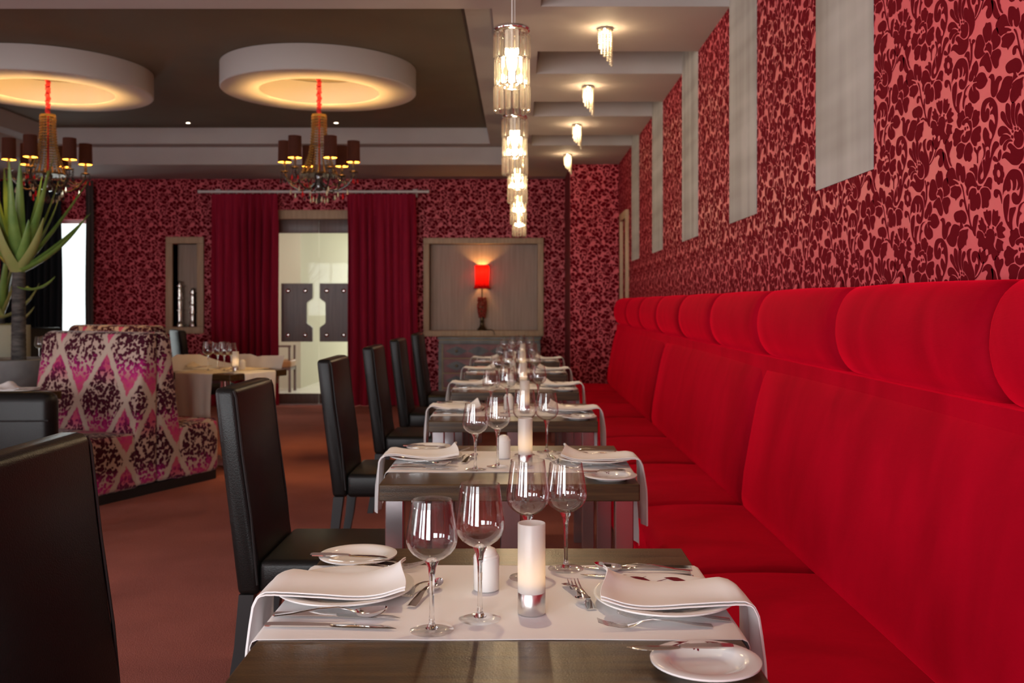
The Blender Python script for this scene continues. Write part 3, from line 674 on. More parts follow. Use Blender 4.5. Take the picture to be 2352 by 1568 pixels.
# ------------------------------------------------------------------ red velvet banquette along the right wall
bq = thing('banquette', 'long red velvet banquette with padded back and rolled headrest along the wall', 'banquette', (0, 0, 0))
BY0, BY1 = -0.98, 9.95
def pad(fn_profile, y0, y1, ny=14, puff=0.018, edge=0.035):
    """cushion swept along y: profile points (x,z) with outward normal, corners rounded into the seams"""
    prof = fn_profile; n = len(prof)
    def f(u, v):
        y = y0 + (y1 - y0) * u
        d = min(y - y0, y1 - y)
        k = 1 - (1 - min(d / edge, 1)) ** 2
        i = v * (n - 1); a = int(min(i, n - 2)); t = i - a
        x = prof[a][0] * (1 - t) + prof[a + 1][0] * t; z = prof[a][1] * (1 - t) + prof[a + 1][1] * t
        p0 = prof[max(a - 1, 0)]; p1 = prof[min(a + 2, n - 1)]
        tx, tz = p1[0] - p0[0], p1[1] - p0[1]; L = math.hypot(tx, tz) or 1
        nx, nz = tz / L, -tx / L
        w = math.sin(PI * v) ** 0.35 if 0 < v < 1 else 0
        off = puff * (k - 1.0) * 1.2 * w + 0.006 * math.sin(PI * u) * w
        return (x + nx * off * PSGN, y, z + nz * off * PSGN)
    return f
us = None
def cushion(name, prof, y0, y1, edge, puff, nv=28):
    # y samples denser at the ends
    ts = [0, .15, .35, .6, 1.0]; L = y1 - y0; e = edge / L
    uu_ = [e * t for t in ts] + [e + (1 - 2 * e) * k / 8 for k in range(1, 8)] + [1 - e * t for t in ts[::-1]]
    y0 += 0.005; y1 -= 0.005
    f = pad(prof, y0, y1, puff=puff, edge=edge)
    nu = len(uu_) - 1
    verts = [f(u, j / nv) for j in range(nv + 1) for u in uu_]
    faces = [(j * (nu + 1) + i, j * (nu + 1) + i + 1, (j + 1) * (nu + 1) + i + 1, (j + 1) * (nu + 1) + i) for j in range(nv) for i in range(nu)]
    faces.append(tuple(j * (nu + 1) for j in range(nv + 1))); faces.append(tuple(j * (nu + 1) + nu for j in range(nv + 1))[::-1])
    bm = bmesh.new(); vv_ = [bm.verts.new(v) for v in verts]
    for q in faces: bm.faces.new([vv_[k] for k in q])
    bm.faces.new([vv_[i] for i in range(nu + 1)][::-1] + [vv_[nv * (nu + 1) + i] for i in range(nu + 1)])
    me = bm_done(bm)
    return obj(name, auto_smooth(me, 1.0), M['velvet'], bq)
def arc(cx, cz, rx, rz, a0, a1, n=8): return [(cx + rx * math.cos(math.radians(a0 + (a1 - a0) * k / n)), cz + rz * math.sin(math.radians(a0 + (a1 - a0) * k / n))) for k in range(n + 1)]
PSGN = 1
seat_prof = [(0.485, 0.30), (0.475, 0.36)] + arc(0.515, 0.415, 0.045, 0.05, 190, 90, 6) + [(0.62, 0.474), (0.75, 0.476), (0.88, 0.472), (0.98, 0.468), (1.0, 0.40), (1.0, 0.30)]
PSGN = -1
for k in range(-1, 10):
    y0 = 0.0 + k * 1.0 - 0.02; y1 = y0 + 1.0
    if y1 > BY1 + 0.3: break
    cushion('seat_cushion', seat_prof, max(y0, BY0), min(y1, BY1), 0.04, 0.022, 26)
back_prof = [(0.955, 0.44), (0.905, 0.475), (0.895, 0.52), (0.905, 0.62), (0.93, 0.76), (0.957, 0.90), (0.982, 0.99), (1.005, 1.04), (1.045, 1.075), (1.10, 1.08)]
for y0, y1 in ((BY0, 1.27), (1.27, 3.93), (3.93, 6.60), (6.60, BY1)):
    cushion('back_cushion', back_prof, y0, y1, 0.045, 0.040, 30)
head_prof = [(1.12, 1.092), (1.07, 1.088)] + arc(1.055, 1.218, 0.088, 0.136, 272, 100, 14) + [(1.08, 1.352), (1.12, 1.352)]
hs = [BY0] + [2.02 + 0.97 * k for k in range(-2, 8)] + [BY1]
for y0, y1 in zip(hs, hs[1:]):
    cushion('headrest', head_prof, y0, y1, 0.045, 0.034, 26)
obj('seat_base', box_me(0.50, 1.125, BY0, BY1, 0.09, 0.42), M['velvet'], bq)
obj('back_base', box_me(1.0, 1.125, BY0, BY1, 0.42, 1.085), M['velvet'], bq)
obj('plinth', box_me(0.57, 1.12, BY0 + 0.02, BY1 - 0.02, 0, 0.09), M['black'], bq)

# ------------------------------------------------------------------ dining chairs
def make_chair():
    t = thing('dining_chair', 'x', 'chair')
    hw = 0.23
    back = [(-0.24, 0.365), (-0.268, 0.60), (-0.30, 0.86), (-0.318, 1.03), (-0.245, 1.03), (-0.222, 0.82), (-0.195, 0.62), (-0.172, 0.47), (-0.168, 0.365)]
    me = extrude_me(back, 'y', -hw, hw, 0.020, 3); bk = obj('backrest', me, M['leather'], t)
    for s in (-1, 1):
        obj('piping', tube_me([(p[0], s * (hw - 0.004), p[1]) for p in ((-0.176, 0.40), (-0.196, 0.62), (-0.224, 0.82), (-0.244, 1.0), (-0.252, 1.021))], 0.004, 6), M['piping'], bk)
    seat = box_me(-0.172, 0.245, -hw, hw, 0.365, 0.478, 0.022, 3)
    for v in seat.vertices:
        if v.co.z > 0.46: v.co.z += 0.012 * max(0, 1 - ((v.co.x - 0.04) / 0.22) ** 2) * max(0, 1 - (v.co.y / 0.24) ** 2)
    obj('seat', seat, M['leather'], t)
    for x, s, dx in ((-0.212, -1, -0.055), (-0.212, 1, -0.055), (0.205, -1, 0.0), (0.205, 1, 0.0)):
        bm = bmesh.new(); a, b_ = 0.024, 0.017; y = s * (hw - 0.028)
        q0 = [bm.verts.new((x + i * a, y + j * a, 0.368)) for i, j in ((-1, -1), (1, -1), (1, 1), (-1, 1))]
        q1 = [bm.verts.new((x + dx * 0.35 + i * (a + b_) / 2, y + j * (a + b_) / 2, 0.2)) for i, j in ((-1, -1), (1, -1), (1, 1), (-1, 1))]
        q2 = [bm.verts.new((x + dx + i * b_, y + j * b_, 0)) for i, j in ((-1, -1), (1, -1), (1, 1), (-1, 1))]
        for p, q in ((q0, q1), (q1, q2)):
            for k in range(4): bm.faces.new((p[k], p[(k + 1) % 4], q[(k + 1) % 4], q[k]))
        bm.faces.new(q0[::-1]); bm.faces.new(q2)
        obj('leg', bm_done(bm), M['black_wood'], t)
    return t
TY = [1.36, 2.915, 4.48, 5.95, 7.42, 8.92]          # front edges of the tables along the bench
TXC = -0.0335; TW = 0.795; TH = 0.75
chair0 = make_chair()
CH_LAB = ['black leather dining chair at the table farthest from the drawer chest', 'black leather high-back chair at fifth table from the drawer chest', 'black leather high-back chair at fourth table from the drawer chest', 'black leather high-back chair at third table from the drawer chest', 'black leather high-back chair at second table from the drawer chest', 'black leather high-back chair at table right beside the drawer chest']
chair_y = [1.80, 3.29, 4.84, 6.16, 7.40, 8.80]
chair_x = [-0.665] * 6
for i in range(6):
    c = chair0 if i == 0 else copy_tree(chair0)
    c.location = (chair_x[i], chair_y[i], 0); c['label'] = CH_LAB[i]; c['group'] = 'chairs along the row of tables'
for (x, y, r, lab) in ((-3.83, 10.8, 0.55, 'black chair near tall niche, standing closer to the window'), (-3.29, 10.0, 0.55, 'black chair near tall niche, standing closer to the red curtain'), (-5.25, 10.55, -0.9, 'black chair by the window behind the patterned booth')):
    c = copy_tree(chair0); c.location = (x, y, 0); c.rotation_euler = (0, 0, r); c['label'] = lab; c['group'] = 'chairs at the back of the room'

# low black leather tub chair beside the booth table
t = thing('tub_chair', 'low black leather chair with thick rolled back, beside booth table', 'chair', (-2.72, 4.98, 0), 0.05)
bk = box_me(-0.31, 0.31, -0.09, 0.05, 0.34, 0.845, 0.055, 5)
obj('backrest', bk, M['leather'], t)
obj('piping', tube_me([(-0.30, -0.093, 0.70), (0.30, -0.093, 0.70)], 0.005, 6), M['piping'], t)
obj('seat', box_me(-0.30, 0.30, 0.04, 0.50, 0.30, 0.46, 0.03, 3), M['leather'], t)
for x in (-0.25, 0.25):
    for y in (-0.04, 0.44): obj('leg', box_me(x - 0.025, x + 0.025, y - 0.025, y + 0.025, 0, 0.36, 0.003), M['black_wood'], t)

# ------------------------------------------------------------------ tables
def table_me_parts(t, w=TW, pedestal=False, d=None):
    h = w / 2
    obj('tabletop', box_me(-h, h, -h, h, TH - 0.052, TH, 0.003, 1), M['wenge'], t)
    if pedestal:
        obj('pedestal', lathe_me([(0, 0.02), (0.04, 0.02), (0.04, TH - 0.05), (0, TH - 0.05)], 20), M['chrome'], t)
        obj('base_plate', box_me(-0.22, 0.22, -0.22, 0.22, 0, 0.02, 0.004), M['brushed'], t)
    else:
        for sx_ in (-1, 1):
            for sy_ in (-1, 1):
                obj('leg', box_me(sx_ * (h - 0.045) - 0.028, sx_ * (h - 0.045) + 0.028, sy_ * (h - 0.045) - 0.028, sy_ * (h - 0.045) + 0.028, 0, TH - 0.052, 0.003, 1), M['leg_mauve'], t)
        obj('centre_post', box_me(-0.035, 0.035, -0.035, 0.035, 0, TH - 0.052, 0.003, 1), M['leg_mauve'], t)

def where(i):
    return ['the table farthest from the chest', 'fifth table from the chest', 'fourth table from the chest', 'third table from the chest', 'second table from the chest', 'the table next to the chest'][i]

# --- item meshes shared between tables
def plate_prof(r, h):
    return [(0, 0.004), (0.42 * r, 0.004), (0.60 * r, 0.0055), (0.66 * r, 0.012), (0.80 * r, 0.017), (0.97 * r, h), (r, h - 0.0005), (0.995 * r, h - 0.0035), (0.80 * r, 0.0125), (0.64 * r, 0.005), (0.58 * r, 0.0), (0, 0.0)]
ME = {}
ME['plate'] = lathe_me(plate_prof(0.128, 0.021), 64, True, 0.9)
ME['side_plate'] = lathe_me(plate_prof(0.083, 0.016), 48, True, 0.9)
def wine_parts(H, R, rim):
    """thin blown bowl, solid stem and flat foot of a stemmed glass"""
    t = 0.0011; b0 = H * 0.515
    stem = [(0, 0.0042), (0.011, 0.0046), (0.0075, 0.0075), (0.0050, 0.014), (0.0040, 0.030), (0.0039, b0 * 0.55), (0.0048, b0 * 0.80), (0.0072, b0 * 0.94), (0.0125, b0 + 0.0045), (0.0125, b0 + 0.006), (0.006, b0 + 0.0085), (0, b0 + 0.009)]
    foot = [(0, 0.0006), (0.0355, 0.0006), (0.0370, 0.0013), (0.0364, 0.0022), (0.022, 0.0034), (0.011, 0.0045), (0, 0.0042)]
    k = [(0.0125, b0 + 0.0052), (R * 0.50, b0 + 0.0095), (R * 0.76, b0 + 0.0175), (R * 0.92, b0 + 0.0265), (R * 0.99, b0 + 0.036), (R, b0 + 0.042), (R * 0.985, b0 + 0.053)]
    for q in (0.25, 0.5, 0.75, 1.0): k.append((R * 0.985 + (rim - R * 0.985) * q, b0 + 0.053 + (H - b0 - 0.053) * q))
    bowl = k + [(r - t, z + (0.0004 if i == 0 else 0)) for i, (r, z) in list(enumerate(k[::-1]))]
    bowl.append(k[0])
    return lathe_me(bowl, 44, True, 1.2), lathe_me(stem, 24, True, 1.3), lathe_me(foot, 40, True, 1.0)
ME['wine_small'] = wine_parts(0.219, 0.0430, 0.0335)
ME['wine_large'] = wine_parts(0.235, 0.0430, 0.0340)

def strip(bm, secs, th=0.0022):
    """flat cutlery strip: secs = (x, half width, z, y centre)"""
    up = []; dn = []
    for s in secs:
        x, w, z = s[:3]; y = s[3] if len(s) > 3 else 0; th_ = s[4] if len(s) > 4 else th
        up.append((bm.verts.new((x, y - w, z + th_ * 0.6)), bm.verts.new((x, y, z + th_)), bm.verts.new((x, y + w, z + th_ * 0.6))))
        dn.append((bm.verts.new((x, y - w, z + th_ * 0.3)), bm.verts.new((x, y, z)), bm.verts.new((x, y + w, z + th_ * 0.3))))
    for a, b_, c, d in zip(up, up[1:], dn, dn[1:]):
        for k in (0, 1):
            bm.faces.new((a[k], a[k + 1], b_[k + 1], b_[k])); bm.faces.new((c[k], d[k], d[k + 1], c[k + 1]))
        bm.faces.new((a[0], b_[0], d[0], c[0])); bm.faces.new((a[2], c[2], d[2], b_[2]))
    for a, c in ((up[0], dn[0]), (up[-1], dn[-1])): bm.faces.new((a[0], a[1], a[2], c[2], c[1], c[0]))
def make_fork(L):
    bm = bmesh.new()
    strip(bm, [(0, 0.009, 0.001), (0.15 * L, 0.0085, 0.004), (0.35 * L, 0.005, 0.011), (0.52 * L, 0.0032, 0.013), (0.62 * L, 0.0035, 0.010), (0.68 * L, 0.0085, 0.006), (0.74 * L, 0.0115, 0.0035)])
    for k in range(4):
        y = (-1.5 + k) * 0.0066
        strip(bm, [(0.735 * L, 0.0028, 0.0036, y * 0.85), (0.80 * L, 0.0017, 0.003, y), (0.92 * L, 0.0015, 0.007, y), (L, 0.0006, 0.013, y)], 0.0018)
    return auto_smooth(bm_done(bm), 0.8)
def make_spoon(L):
    bm = bmesh.new()
    strip(bm, [(0, 0.009, 0.001), (0.15 * L, 0.0085, 0.004), (0.38 * L, 0.005, 0.012), (0.56 * L, 0.0032, 0.014), (0.66 * L, 0.0035, 0.010), (0.72 * L, 0.006, 0.006)])
    n = 12; rings = []
    x0, x1, W_, dep = 0.70 * L, L, 0.105 * L, 0.011
    for i in range(n + 1):
        t = i / n; x = x0 + (x1 - x0) * t; w = W_ * math.sqrt(max(0.0004, 1 - (2 * t - 1) ** 2)) * (0.86 + 0.14 * (1 - t)) ; zc = 0.006 + 0.006 * t * t
        row = []
        for k in range(9):
            a = -1 + 2 * k / 8; sh = math.sqrt(max(0, 1 - (2 * t - 1) ** 2))
            row.append((x, w * a, zc + 0.003 - dep * sh * (1 - a * a)))
        rings.append(row)
    vv_ = [[bm.verts.new(p) for p in r] for r in rings]; ww = [[bm.verts.new((p[0], p[1], p[2] - 0.0014)) for p in r] for r in rings]
    for i in range(n):
        for k in range(8):
            bm.faces.new((vv_[i][k], vv_[i][k + 1], vv_[i + 1][k + 1], vv_[i + 1][k])); bm.faces.new((ww[i][k], ww[i + 1][k], ww[i + 1][k + 1], ww[i][k + 1]))
        bm.faces.new((vv_[i][0], vv_[i + 1][0], ww[i + 1][0], ww[i][0])); bm.faces.new((vv_[i][8], ww[i][8], ww[i + 1][8], vv_[i + 1][8]))
    for v in bm.verts: v.co.z += 0.002
    return auto_smooth(bm_done(bm), 0.9)
def make_knife(L):
    bm = bmesh.new()
    strip(bm, [(0, 0.006, 0.0005, 0, 0.006), (0.03 * L, 0.0082, 0, 0, 0.008), (0.25 * L, 0.0082, 0, 0, 0.009), (0.46 * L, 0.0062, 0.001, 0, 0.007), (0.485 * L, 0.0050, 0.0012, 0, 0.0065), (0.50 * L, 0.0066, 0.0012, 0, 0.006), (0.515 * L, 0.0066, 0.002, 0.001, 0.0022), (0.60 * L, 0.0092, 0.002, 0.002, 0.0018), (0.80 * L, 0.0098, 0.002, 0.002, 0.0016), (0.93 * L, 0.0070, 0.002, 0.0, 0.0014), (L, 0.0008, 0.002, -0.005, 0.001)])
    return auto_smooth(bm_done(bm), 0.6)
ME['fork'] = make_fork(0.195); ME['fork_s'] = make_fork(0.150); ME['spoon'] = make_spoon(0.195); ME['spoon_s'] = make_spoon(0.140)
ME['knife'] = make_knife(0.225); ME['butter_knife'] = make_knife(0.165)
# candle holder parts
ME['c_base'] = lathe_me([(0, 0), (0.0242, 0), (0.0247, 0.001), (0.0247, 0.037), (0.0238, 0.038), (0, 0.038)], 40)
ME['c_glass'] = lathe_me([(0.0228, 0.030), (0.0245, 0.0382), (0.0245, 0.158), (0.0240, 0.1588), (0.0232, 0.158), (0.0230, 0.039), (0.0, 0.0385)], 40)
ME['c_wax'] = lathe_me([(0, 0.0388), (0.019, 0.0388), (0.019, 0.052), (0, 0.052)], 20)
ME['c_flame'] = lathe_me([(0, 0.053), (0.004, 0.058), (0.0058, 0.065), (0.0035, 0.075), (0, 0.084)], 12)
ME['shaker'] = lathe_me([(0, 0), (0.0225, 0), (0.0245, 0.002), (0.0247, 0.062), (0.0240, 0.066), (0.0225, 0.0675), (0.0215, 0.0665), (0.0215, 0.0685), (0.017, 0.078), (0.008, 0.0825), (0, 0.083)], 32)
ME['shaker_cap'] = lathe_me([(0.0248, 0.060), (0.0252, 0.0615), (0.0248, 0.063)], 32)
# dark red leaf sprays printed on china
def leaf_print(r0, sc):
    bm = bmesh.new()
    def leaf(cx, cy, ang, L, w):
        ca, sa = math.cos(ang), math.sin(ang)
        pts = [(-L, 0), (-L * .4, w * .8), (L * .1, w), (L * .6, w * .5), (L, 0), (L * .5, -w * .55), (0, -w * .7), (-L * .5, -w * .4)]
        bm.faces.new([bm.verts.new((cx + x * ca - y * sa, cy + x * sa + y * ca, 0)) for x, y in pts])
    def twig(p, q, w=0.0012):
        d = Vector((q[0] - p[0], q[1] - p[1])).normalized(); n_ = Vector((-d.y, d.x)) * w
        bm.faces.new([bm.verts.new((v[0], v[1], 0)) for v in ((p[0] + n_.x, p[1] + n_.y), (p[0] - n_.x, p[1] - n_.y), (q[0] - n_.x * .3, q[1] - n_.y * .3), (q[0] + n_.x * .3, q[1] + n_.y * .3))])
    s = sc
    leaf(-0.030 * s, r0, -0.35, 0.022 * s, 0.0085 * s); leaf(0.035 * s, r0 - 0.002, -0.45, 0.022 * s, 0.0085 * s); leaf(-0.062 * s, r0 - 0.022 * s, 0.1, 0.014 * s, 0.006 * s)
    twig((-0.055 * s, r0 - 0.016 * s), (-0.018 * s, r0 + 0.012 * s)); twig((-0.012 * s, r0 - 0.012 * s), (0.030 * s, r0 + 0.006 * s)); twig((0.0, r0 - 0.013 * s), (-0.02 * s, r0 - 0.006 * s))
    for v in bm.verts:
        r = math.hypot(v.co.x, v.co.y); R_ = 0.128 if sc > 0.9 else 0.083; h = 0.021 if sc > 0.9 else 0.016
        pr = [(0, .004), (.42, .004), (.60, .0055), (.66, .012), (.80, .017), (.97, h), (1.0, h)]
        q = min(r / R_, 0.97)
        for (a, za), (c, zc) in zip(pr, pr[1:]):
            if a <= q <= c: v.co.z = za + (zc - za) * (q - a) / (c - a) + 0.0006
    return bm_done(bm, recalc=False)
ME['print'] = leaf_print(0.098, 1.0); ME['print_s'] = leaf_print(0.062, 0.75)

# napkin: folded linen lying across the plate and falling over the table edge (local +x points to the table edge)
def napkin_me(seed, drop=0.17, edge=0.125):
    rnd = random.Random(seed); ph = rnd.random() * 6; flat = drop == 0
    path = [(-0.118, 0.024), (-0.10, 0.0205), (-0.080, 0.0185), (-0.05, 0.0175), (0.0, 0.0185), (0.05, 0.0215), (0.09, 0.0265), (0.112, 0.029), (0.130, 0.0275), (0.143, 0.020), (0.151, 0.004), (0.155, -0.03), (0.158, -0.07), (0.160, -0.11), (0.161, -max(drop, 0.15))]
    if flat: path = path[:8]
    n = len(path) - 1
    bm = bmesh.new()
    def sheet(off, wy, y_off, th):
        def f(u, v):
            i = u * n; a = int(min(i, n - 1)); t = i - a
            x = path[a][0] * (1 - t) + path[a + 1][0] * t; z = path[a][1] * (1 - t) + path[a + 1][1] * t
            w = wy + 0.004 * math.sin(u * 5 + ph)
            y = (v - 0.5) * 2 * w + y_off
            xx = (x + 0.118) / 0.10                # turned up corner at the inner end
            if xx < 1:
                k = (1 - max(xx, 0)) ** 1.6; c = v * v * (3 - 2 * v)
                c *= 1 - 0.35 * max(0, v - 0.75) / 0.25
                z += k * (0.010 + 0.030 * c); x += k * 0.020 * c - 0.004 * k * (1 - c)
                y -= k * 0.022 * c
            z += 0.0030 * math.sin(v * 6.5 + u * 5 + ph) * (1 if u < 0.6 else 0.2) + 0.0015 * math.sin(u * 21 + v * 3 + ph)
            if x > 0.135: x += 0.007 * math.sin(v * 10 + ph) * min(1, max(0, (0.02 - z) / 0.1)) + off
            else: z += off
            return (x, y, z)
        nu, nv = 46, 12
        vv_ = [bm.verts.new(f(i / nu, j / nv)) for j in range(nv + 1) for i in range(nu + 1)]
        fs_ = [bm.faces.new([vv_[q] for q in (j * (nu + 1) + i, j * (nu + 1) + i + 1, (j + 1) * (nu + 1) + i + 1, (j + 1) * (nu + 1) + i)]) for j in range(nv) for i in range(nu)]
        bmesh.ops.recalc_face_normals(bm, faces=fs_)
        bmesh.ops.solidify(bm, geom=fs_, thickness=th)
    sheet(0.0, 0.073, -0.015, 0.0022); sheet(0.0034, 0.070, -0.011, 0.0022)
    return auto_smooth(bm_done(bm), 0.9)
def runner_me(w, half, dropl, dropr, seed, r=0.012):
    rnd = random.Random(seed); ph = rnd.random() * 6
    segs = [(-half - r, -dropl)] + [(-half - r, -dropl * k / 5) for k in (4, 3, 2, 1)] + [(-half - r, -0.012), (-half - r * 0.7, -0.003), (-half, 0.0012)] + [(-half + 2 * half * k / 20, 0.0012) for k in range(1, 20)] + [(half, 0.0012), (half + r * 0.7, -0.003), (half + r, -0.012)] + [(half + r, -dropr * k / 5) for k in (1, 2, 3, 4)] + [(half + r, -dropr)]
    n = len(segs) - 1
    def f(u, v):
        p = segs[int(round(u * n))]; x, z = p
        y = (v - 0.5) * w
        if z < -0.013:
            k = min(1, -z / 0.2); x += (1 if x > 0 else -1) * (0.006 + 0.009 * math.sin(v * 16 + ph)) * k; y *= 1 - 0.05 * k
        else: z += 0.0005 * (1 + math.sin(x * 17 + y * 23 + ph))
        return (x, y, z)
    return grid_me(f, n, 26, 0.0012)

def put(name, me, mat, loc, rz, label, cat, group):
    o = obj(name, me, mat, None, loc, (0, 0, rz)); return tag(o, label, cat, group)

def wine(kind, loc, label, group):
    t = thing('wine_glass', label, 'wine glass', loc, random.random() * 6, group)
    for nm_, me, mt in zip(('bowl', 'stem', 'foot'), ME['wine_' + kind], ('thinglass', 'glass', 'thinglass')): obj(nm_, me, M[mt], t)
    return t
def candle(loc, label, group, light=True):
    c = thing('candle_holder', label, 'candle holder', loc, 0, group)
    obj('metal_base', ME['c_base'], M['brushed'], c); gl_ = obj('frosted_cylinder', ME['c_glass'], M['frost'], c)
    wx = obj('tealight', ME['c_wax'], M['china'], c); obj('flame', ME['c_flame'], M['flame'], wx)
    l = D.lights.new('candle_light', 'POINT'); l.energy = 0.05; l.color = (1, 0.66, 0.32); l.shadow_soft_size = 0.006
    lo = D.objects.new('candle_light', l); COL.objects.link(lo); lo.parent = c; lo.location = (0, 0, 0.088)
    return c
def shaker(loc, label, group):
    s = thing('salt_shaker', label, 'shaker', loc, 0, group); obj('body', ME['shaker'], M['china'], s); obj('collar', ME['shaker_cap'], M['china'], s); return s

for i, F in enumerate(TY):
    wh = where(i); G = 'setting of ' + wh; rnd = random.Random(20 + i)
    J = (lambda s=0.006: 0.0) if i == 0 else (lambda s=0.006: rnd.uniform(-s, s))
    cy = F + TW / 2
    t = thing('dining_table', 'square dark wood table, ' + (wh if 'farthest' not in wh else 'the one farthest from the drawer chest'), 'table', (TXC, cy, 0), 0, 'tables along the banquette')
    table_me_parts(t)
    rl = obj('table_runner', runner_me(0.442, TW / 2, 0.10, 0.24, i), M['linen'], None, (TXC, F + 0.426, TH)); tag(rl, 'white linen runner draped across ' + wh, 'table runner', 'runners on the dining tables')
    z = TH + 0.003
    # plates
    for side, px, ry in ((-1, -0.328, 0.44), (1, 0.262, 0.385)):
        sd = 'chair side' if side < 0 else 'bench side'
        pl = thing('dinner_plate', 'white dinner plate under folded napkin, %s of %s' % (sd, wh), 'plate', (px + J(), F + ry + J(), z), 0, 'dinner plates')
        obj('dish', ME['plate'], M['china'], pl)
        if side > 0: pr_ = obj('leaf_decoration', ME['print'], M['leafprint'], pl)
        nm = napkin_me(i * 3 + side, 0.17 if side < 0 else 0.20)
        np_ = obj('napkin', nm, M['linen'], None, (pl.location.x, pl.location.y, z), (0, 0, 0)); np_.scale = (side, 1, 1)
        tag(np_, 'folded white linen napkin on dinner plate, %s of %s' % (sd, wh), 'napkin', 'folded napkins')
        spx, spy = ((-0.347, 0.69) if side < 0 else (0.279, 0.083))
        sp = thing('side_plate', 'small white side plate with butter knife, %s of %s' % (sd, wh), 'plate', (spx + J(), F + spy + J(), TH), 0, 'side plates')
        obj('dish', ME['side_plate'], M['china'], sp)
        if side > 0: obj('leaf_decoration', ME['print_s'], M['leafprint'], sp)
        kn = put('butter_knife', ME['butter_knife'], M['chrome'], (0, 0, 0), 0, 'steel butter knife resting on side plate, %s of %s' % (sd, wh), 'knife', 'butter knives')
        if side < 0: kn.location = (sp.location.x - 0.095, sp.location.y - 0.030, TH + 0.0175); kn.rotation_euler = (0, 0.012, -0.06)
        else: kn.location = (sp.location.x + 0.050, sp.location.y + 0.038, TH + 0.0175); kn.rotation_euler = (0, 0.0, PI + 0.04)
    # glasses
    wine('small', (-0.148 + J(), F + 0.243 + J(), z), 'smaller stemmed wine glass, chair side of ' + wh, 'wine glasses')
    wine('large', (-0.070 + J(), F + 0.302 + J(), z), 'taller stemmed wine glass, chair side of ' + wh, 'wine glasses')
    wine('large', (0.0148 + J(), F + 0.551 + J(), z), 'taller stemmed wine glass, bench side of ' + wh, 'wine glasses')
    wine('small', (0.094 + J(), F + 0.614 + J(), z), 'smaller stemmed wine glass, bench side of ' + wh, 'wine glasses')
    candle((0.020 + J(), F + 0.337 + J(), z), 'frosted glass candle holder with steel base on ' + wh, 'candle holders')
    shaker((-0.065 + J(), F + 0.475 + J(), z), 'white ceramic salt shaker on ' + wh, 'salt shakers')
    # cutlery: (mesh, name, cat, x of handle end, y, angle, label)
    CU = [('knife', 'table_knife', 'knife', -0.432, 0.318, -0.06, 'steel table knife nearer the plate, chair side of '),
          ('spoon', 'soup_spoon', 'spoon', -0.425, 0.300, 0.02, 'large steel soup spoon, chair side of '),
          ('knife', 'table_knife', 'knife', -0.432, 0.264, -0.06, 'steel table knife along runner edge, chair side of '),
          ('spoon_s', 'dessert_spoon', 'spoon', -0.196, 0.360, 1.28, 'small steel dessert spoon beside glasses, chair side of '),
          ('fork_s', 'dessert_fork', 'fork', -0.158, 0.53, -2.05, 'small steel dessert fork half under plate, chair side of '),
          ('fork', 'table_fork', 'fork', -0.40, 0.600, 0.03, 'steel table fork nearer dinner plate, chair side of '),
          ('fork', 'table_fork', 'fork', -0.385, 0.628, 0.03, 'steel table fork nearer side plate, chair side of '),
          ('fork', 'table_fork', 'fork', 0.325, 0.262, PI + 0.04, 'steel table fork, nearer the side plate, bench side of '),
          ('fork', 'table_fork', 'fork', 0.362, 0.292, PI - 0.06, 'steel table fork, nearer the dinner plate, bench side of '),
          ('fork_s', 'dessert_fork', 'fork', 0.128, 0.350, 1.75, 'small steel dessert fork with upright tines, bench side of '),
          ('spoon_s', 'dessert_spoon', 'spoon', 0.088, 0.500, -1.35, 'small steel dessert spoon beside candle, bench side of '),
          ('spoon', 'soup_spoon', 'spoon', 0.345, 0.583, PI - 0.10, 'large steel soup spoon beyond plate, bench side of '),
          ('knife', 'table_knife', 'knife', 0.352, 0.612, PI - 0.02, 'steel table knife beyond plate, bench side of '),
          ('knife', 'table_knife', 'knife', 0.345, 0.548, PI - 0.06, 'steel table knife partly under plate rim, bench side of ')]
    for (mk, nm_, cat, x, y, a, lab) in CU:
        zz = z + (0.0035 if mk == 'spoon' and x < 0 else 0)
        put(nm_, ME[mk], M['chrome'], (x + J(0.004), F + y + J(0.004), zz), a + J(0.05), lab + wh, cat, 'cutlery')

# ------------------------------------------------------------------ patterned booth seats (back to back)
RB = math.atan2(-0.41, 0.91)
def make_booth():
    t = thing('booth_seat', 'x', 'booth')
    L = 0.50
    def soft(poly, x0=-L, x1=L, bev=0.035): return box_uv(extrude_me(poly, 'x', x0, x1, bev, 4))
    for s in (-1, 1):
        q = lambda pts: [(s * y, z) for y, z in pts]
        obj('seat', soft(q([(0.60, 0.06), (0.60, 0.42), (0.58, 0.445), (0.20, 0.43), (0.16, 0.06)])), M['damask'], t)
        obj('backrest', soft(q([(0.24, 0.07), (0.21, 0.46), (0.12, 1.06), (0.09, 1.10), (0.002, 1.105), (0.002, 0.07)])), M['damask'], t)
    obj('plinth', box_me(-L + 0.02, L - 0.02, -0.585, 0.585, 0, 0.065), M['black'], t)
    return t
b1 = make_booth(); b1.location = (-2.945, 6.80, 0); b1.rotation_euler = (0, 0, RB); b1['label'] = 'magenta and cream damask booth seat with tall backs, beside the stone planter'; b1['group'] = 'damask booths'
b2 = copy_tree(b1); b2.location = (-3.72, 8.83, 0); b2['label'] = 'damask booth seat standing behind the other booth, below the niche'; b2['group'] = 'damask booths'

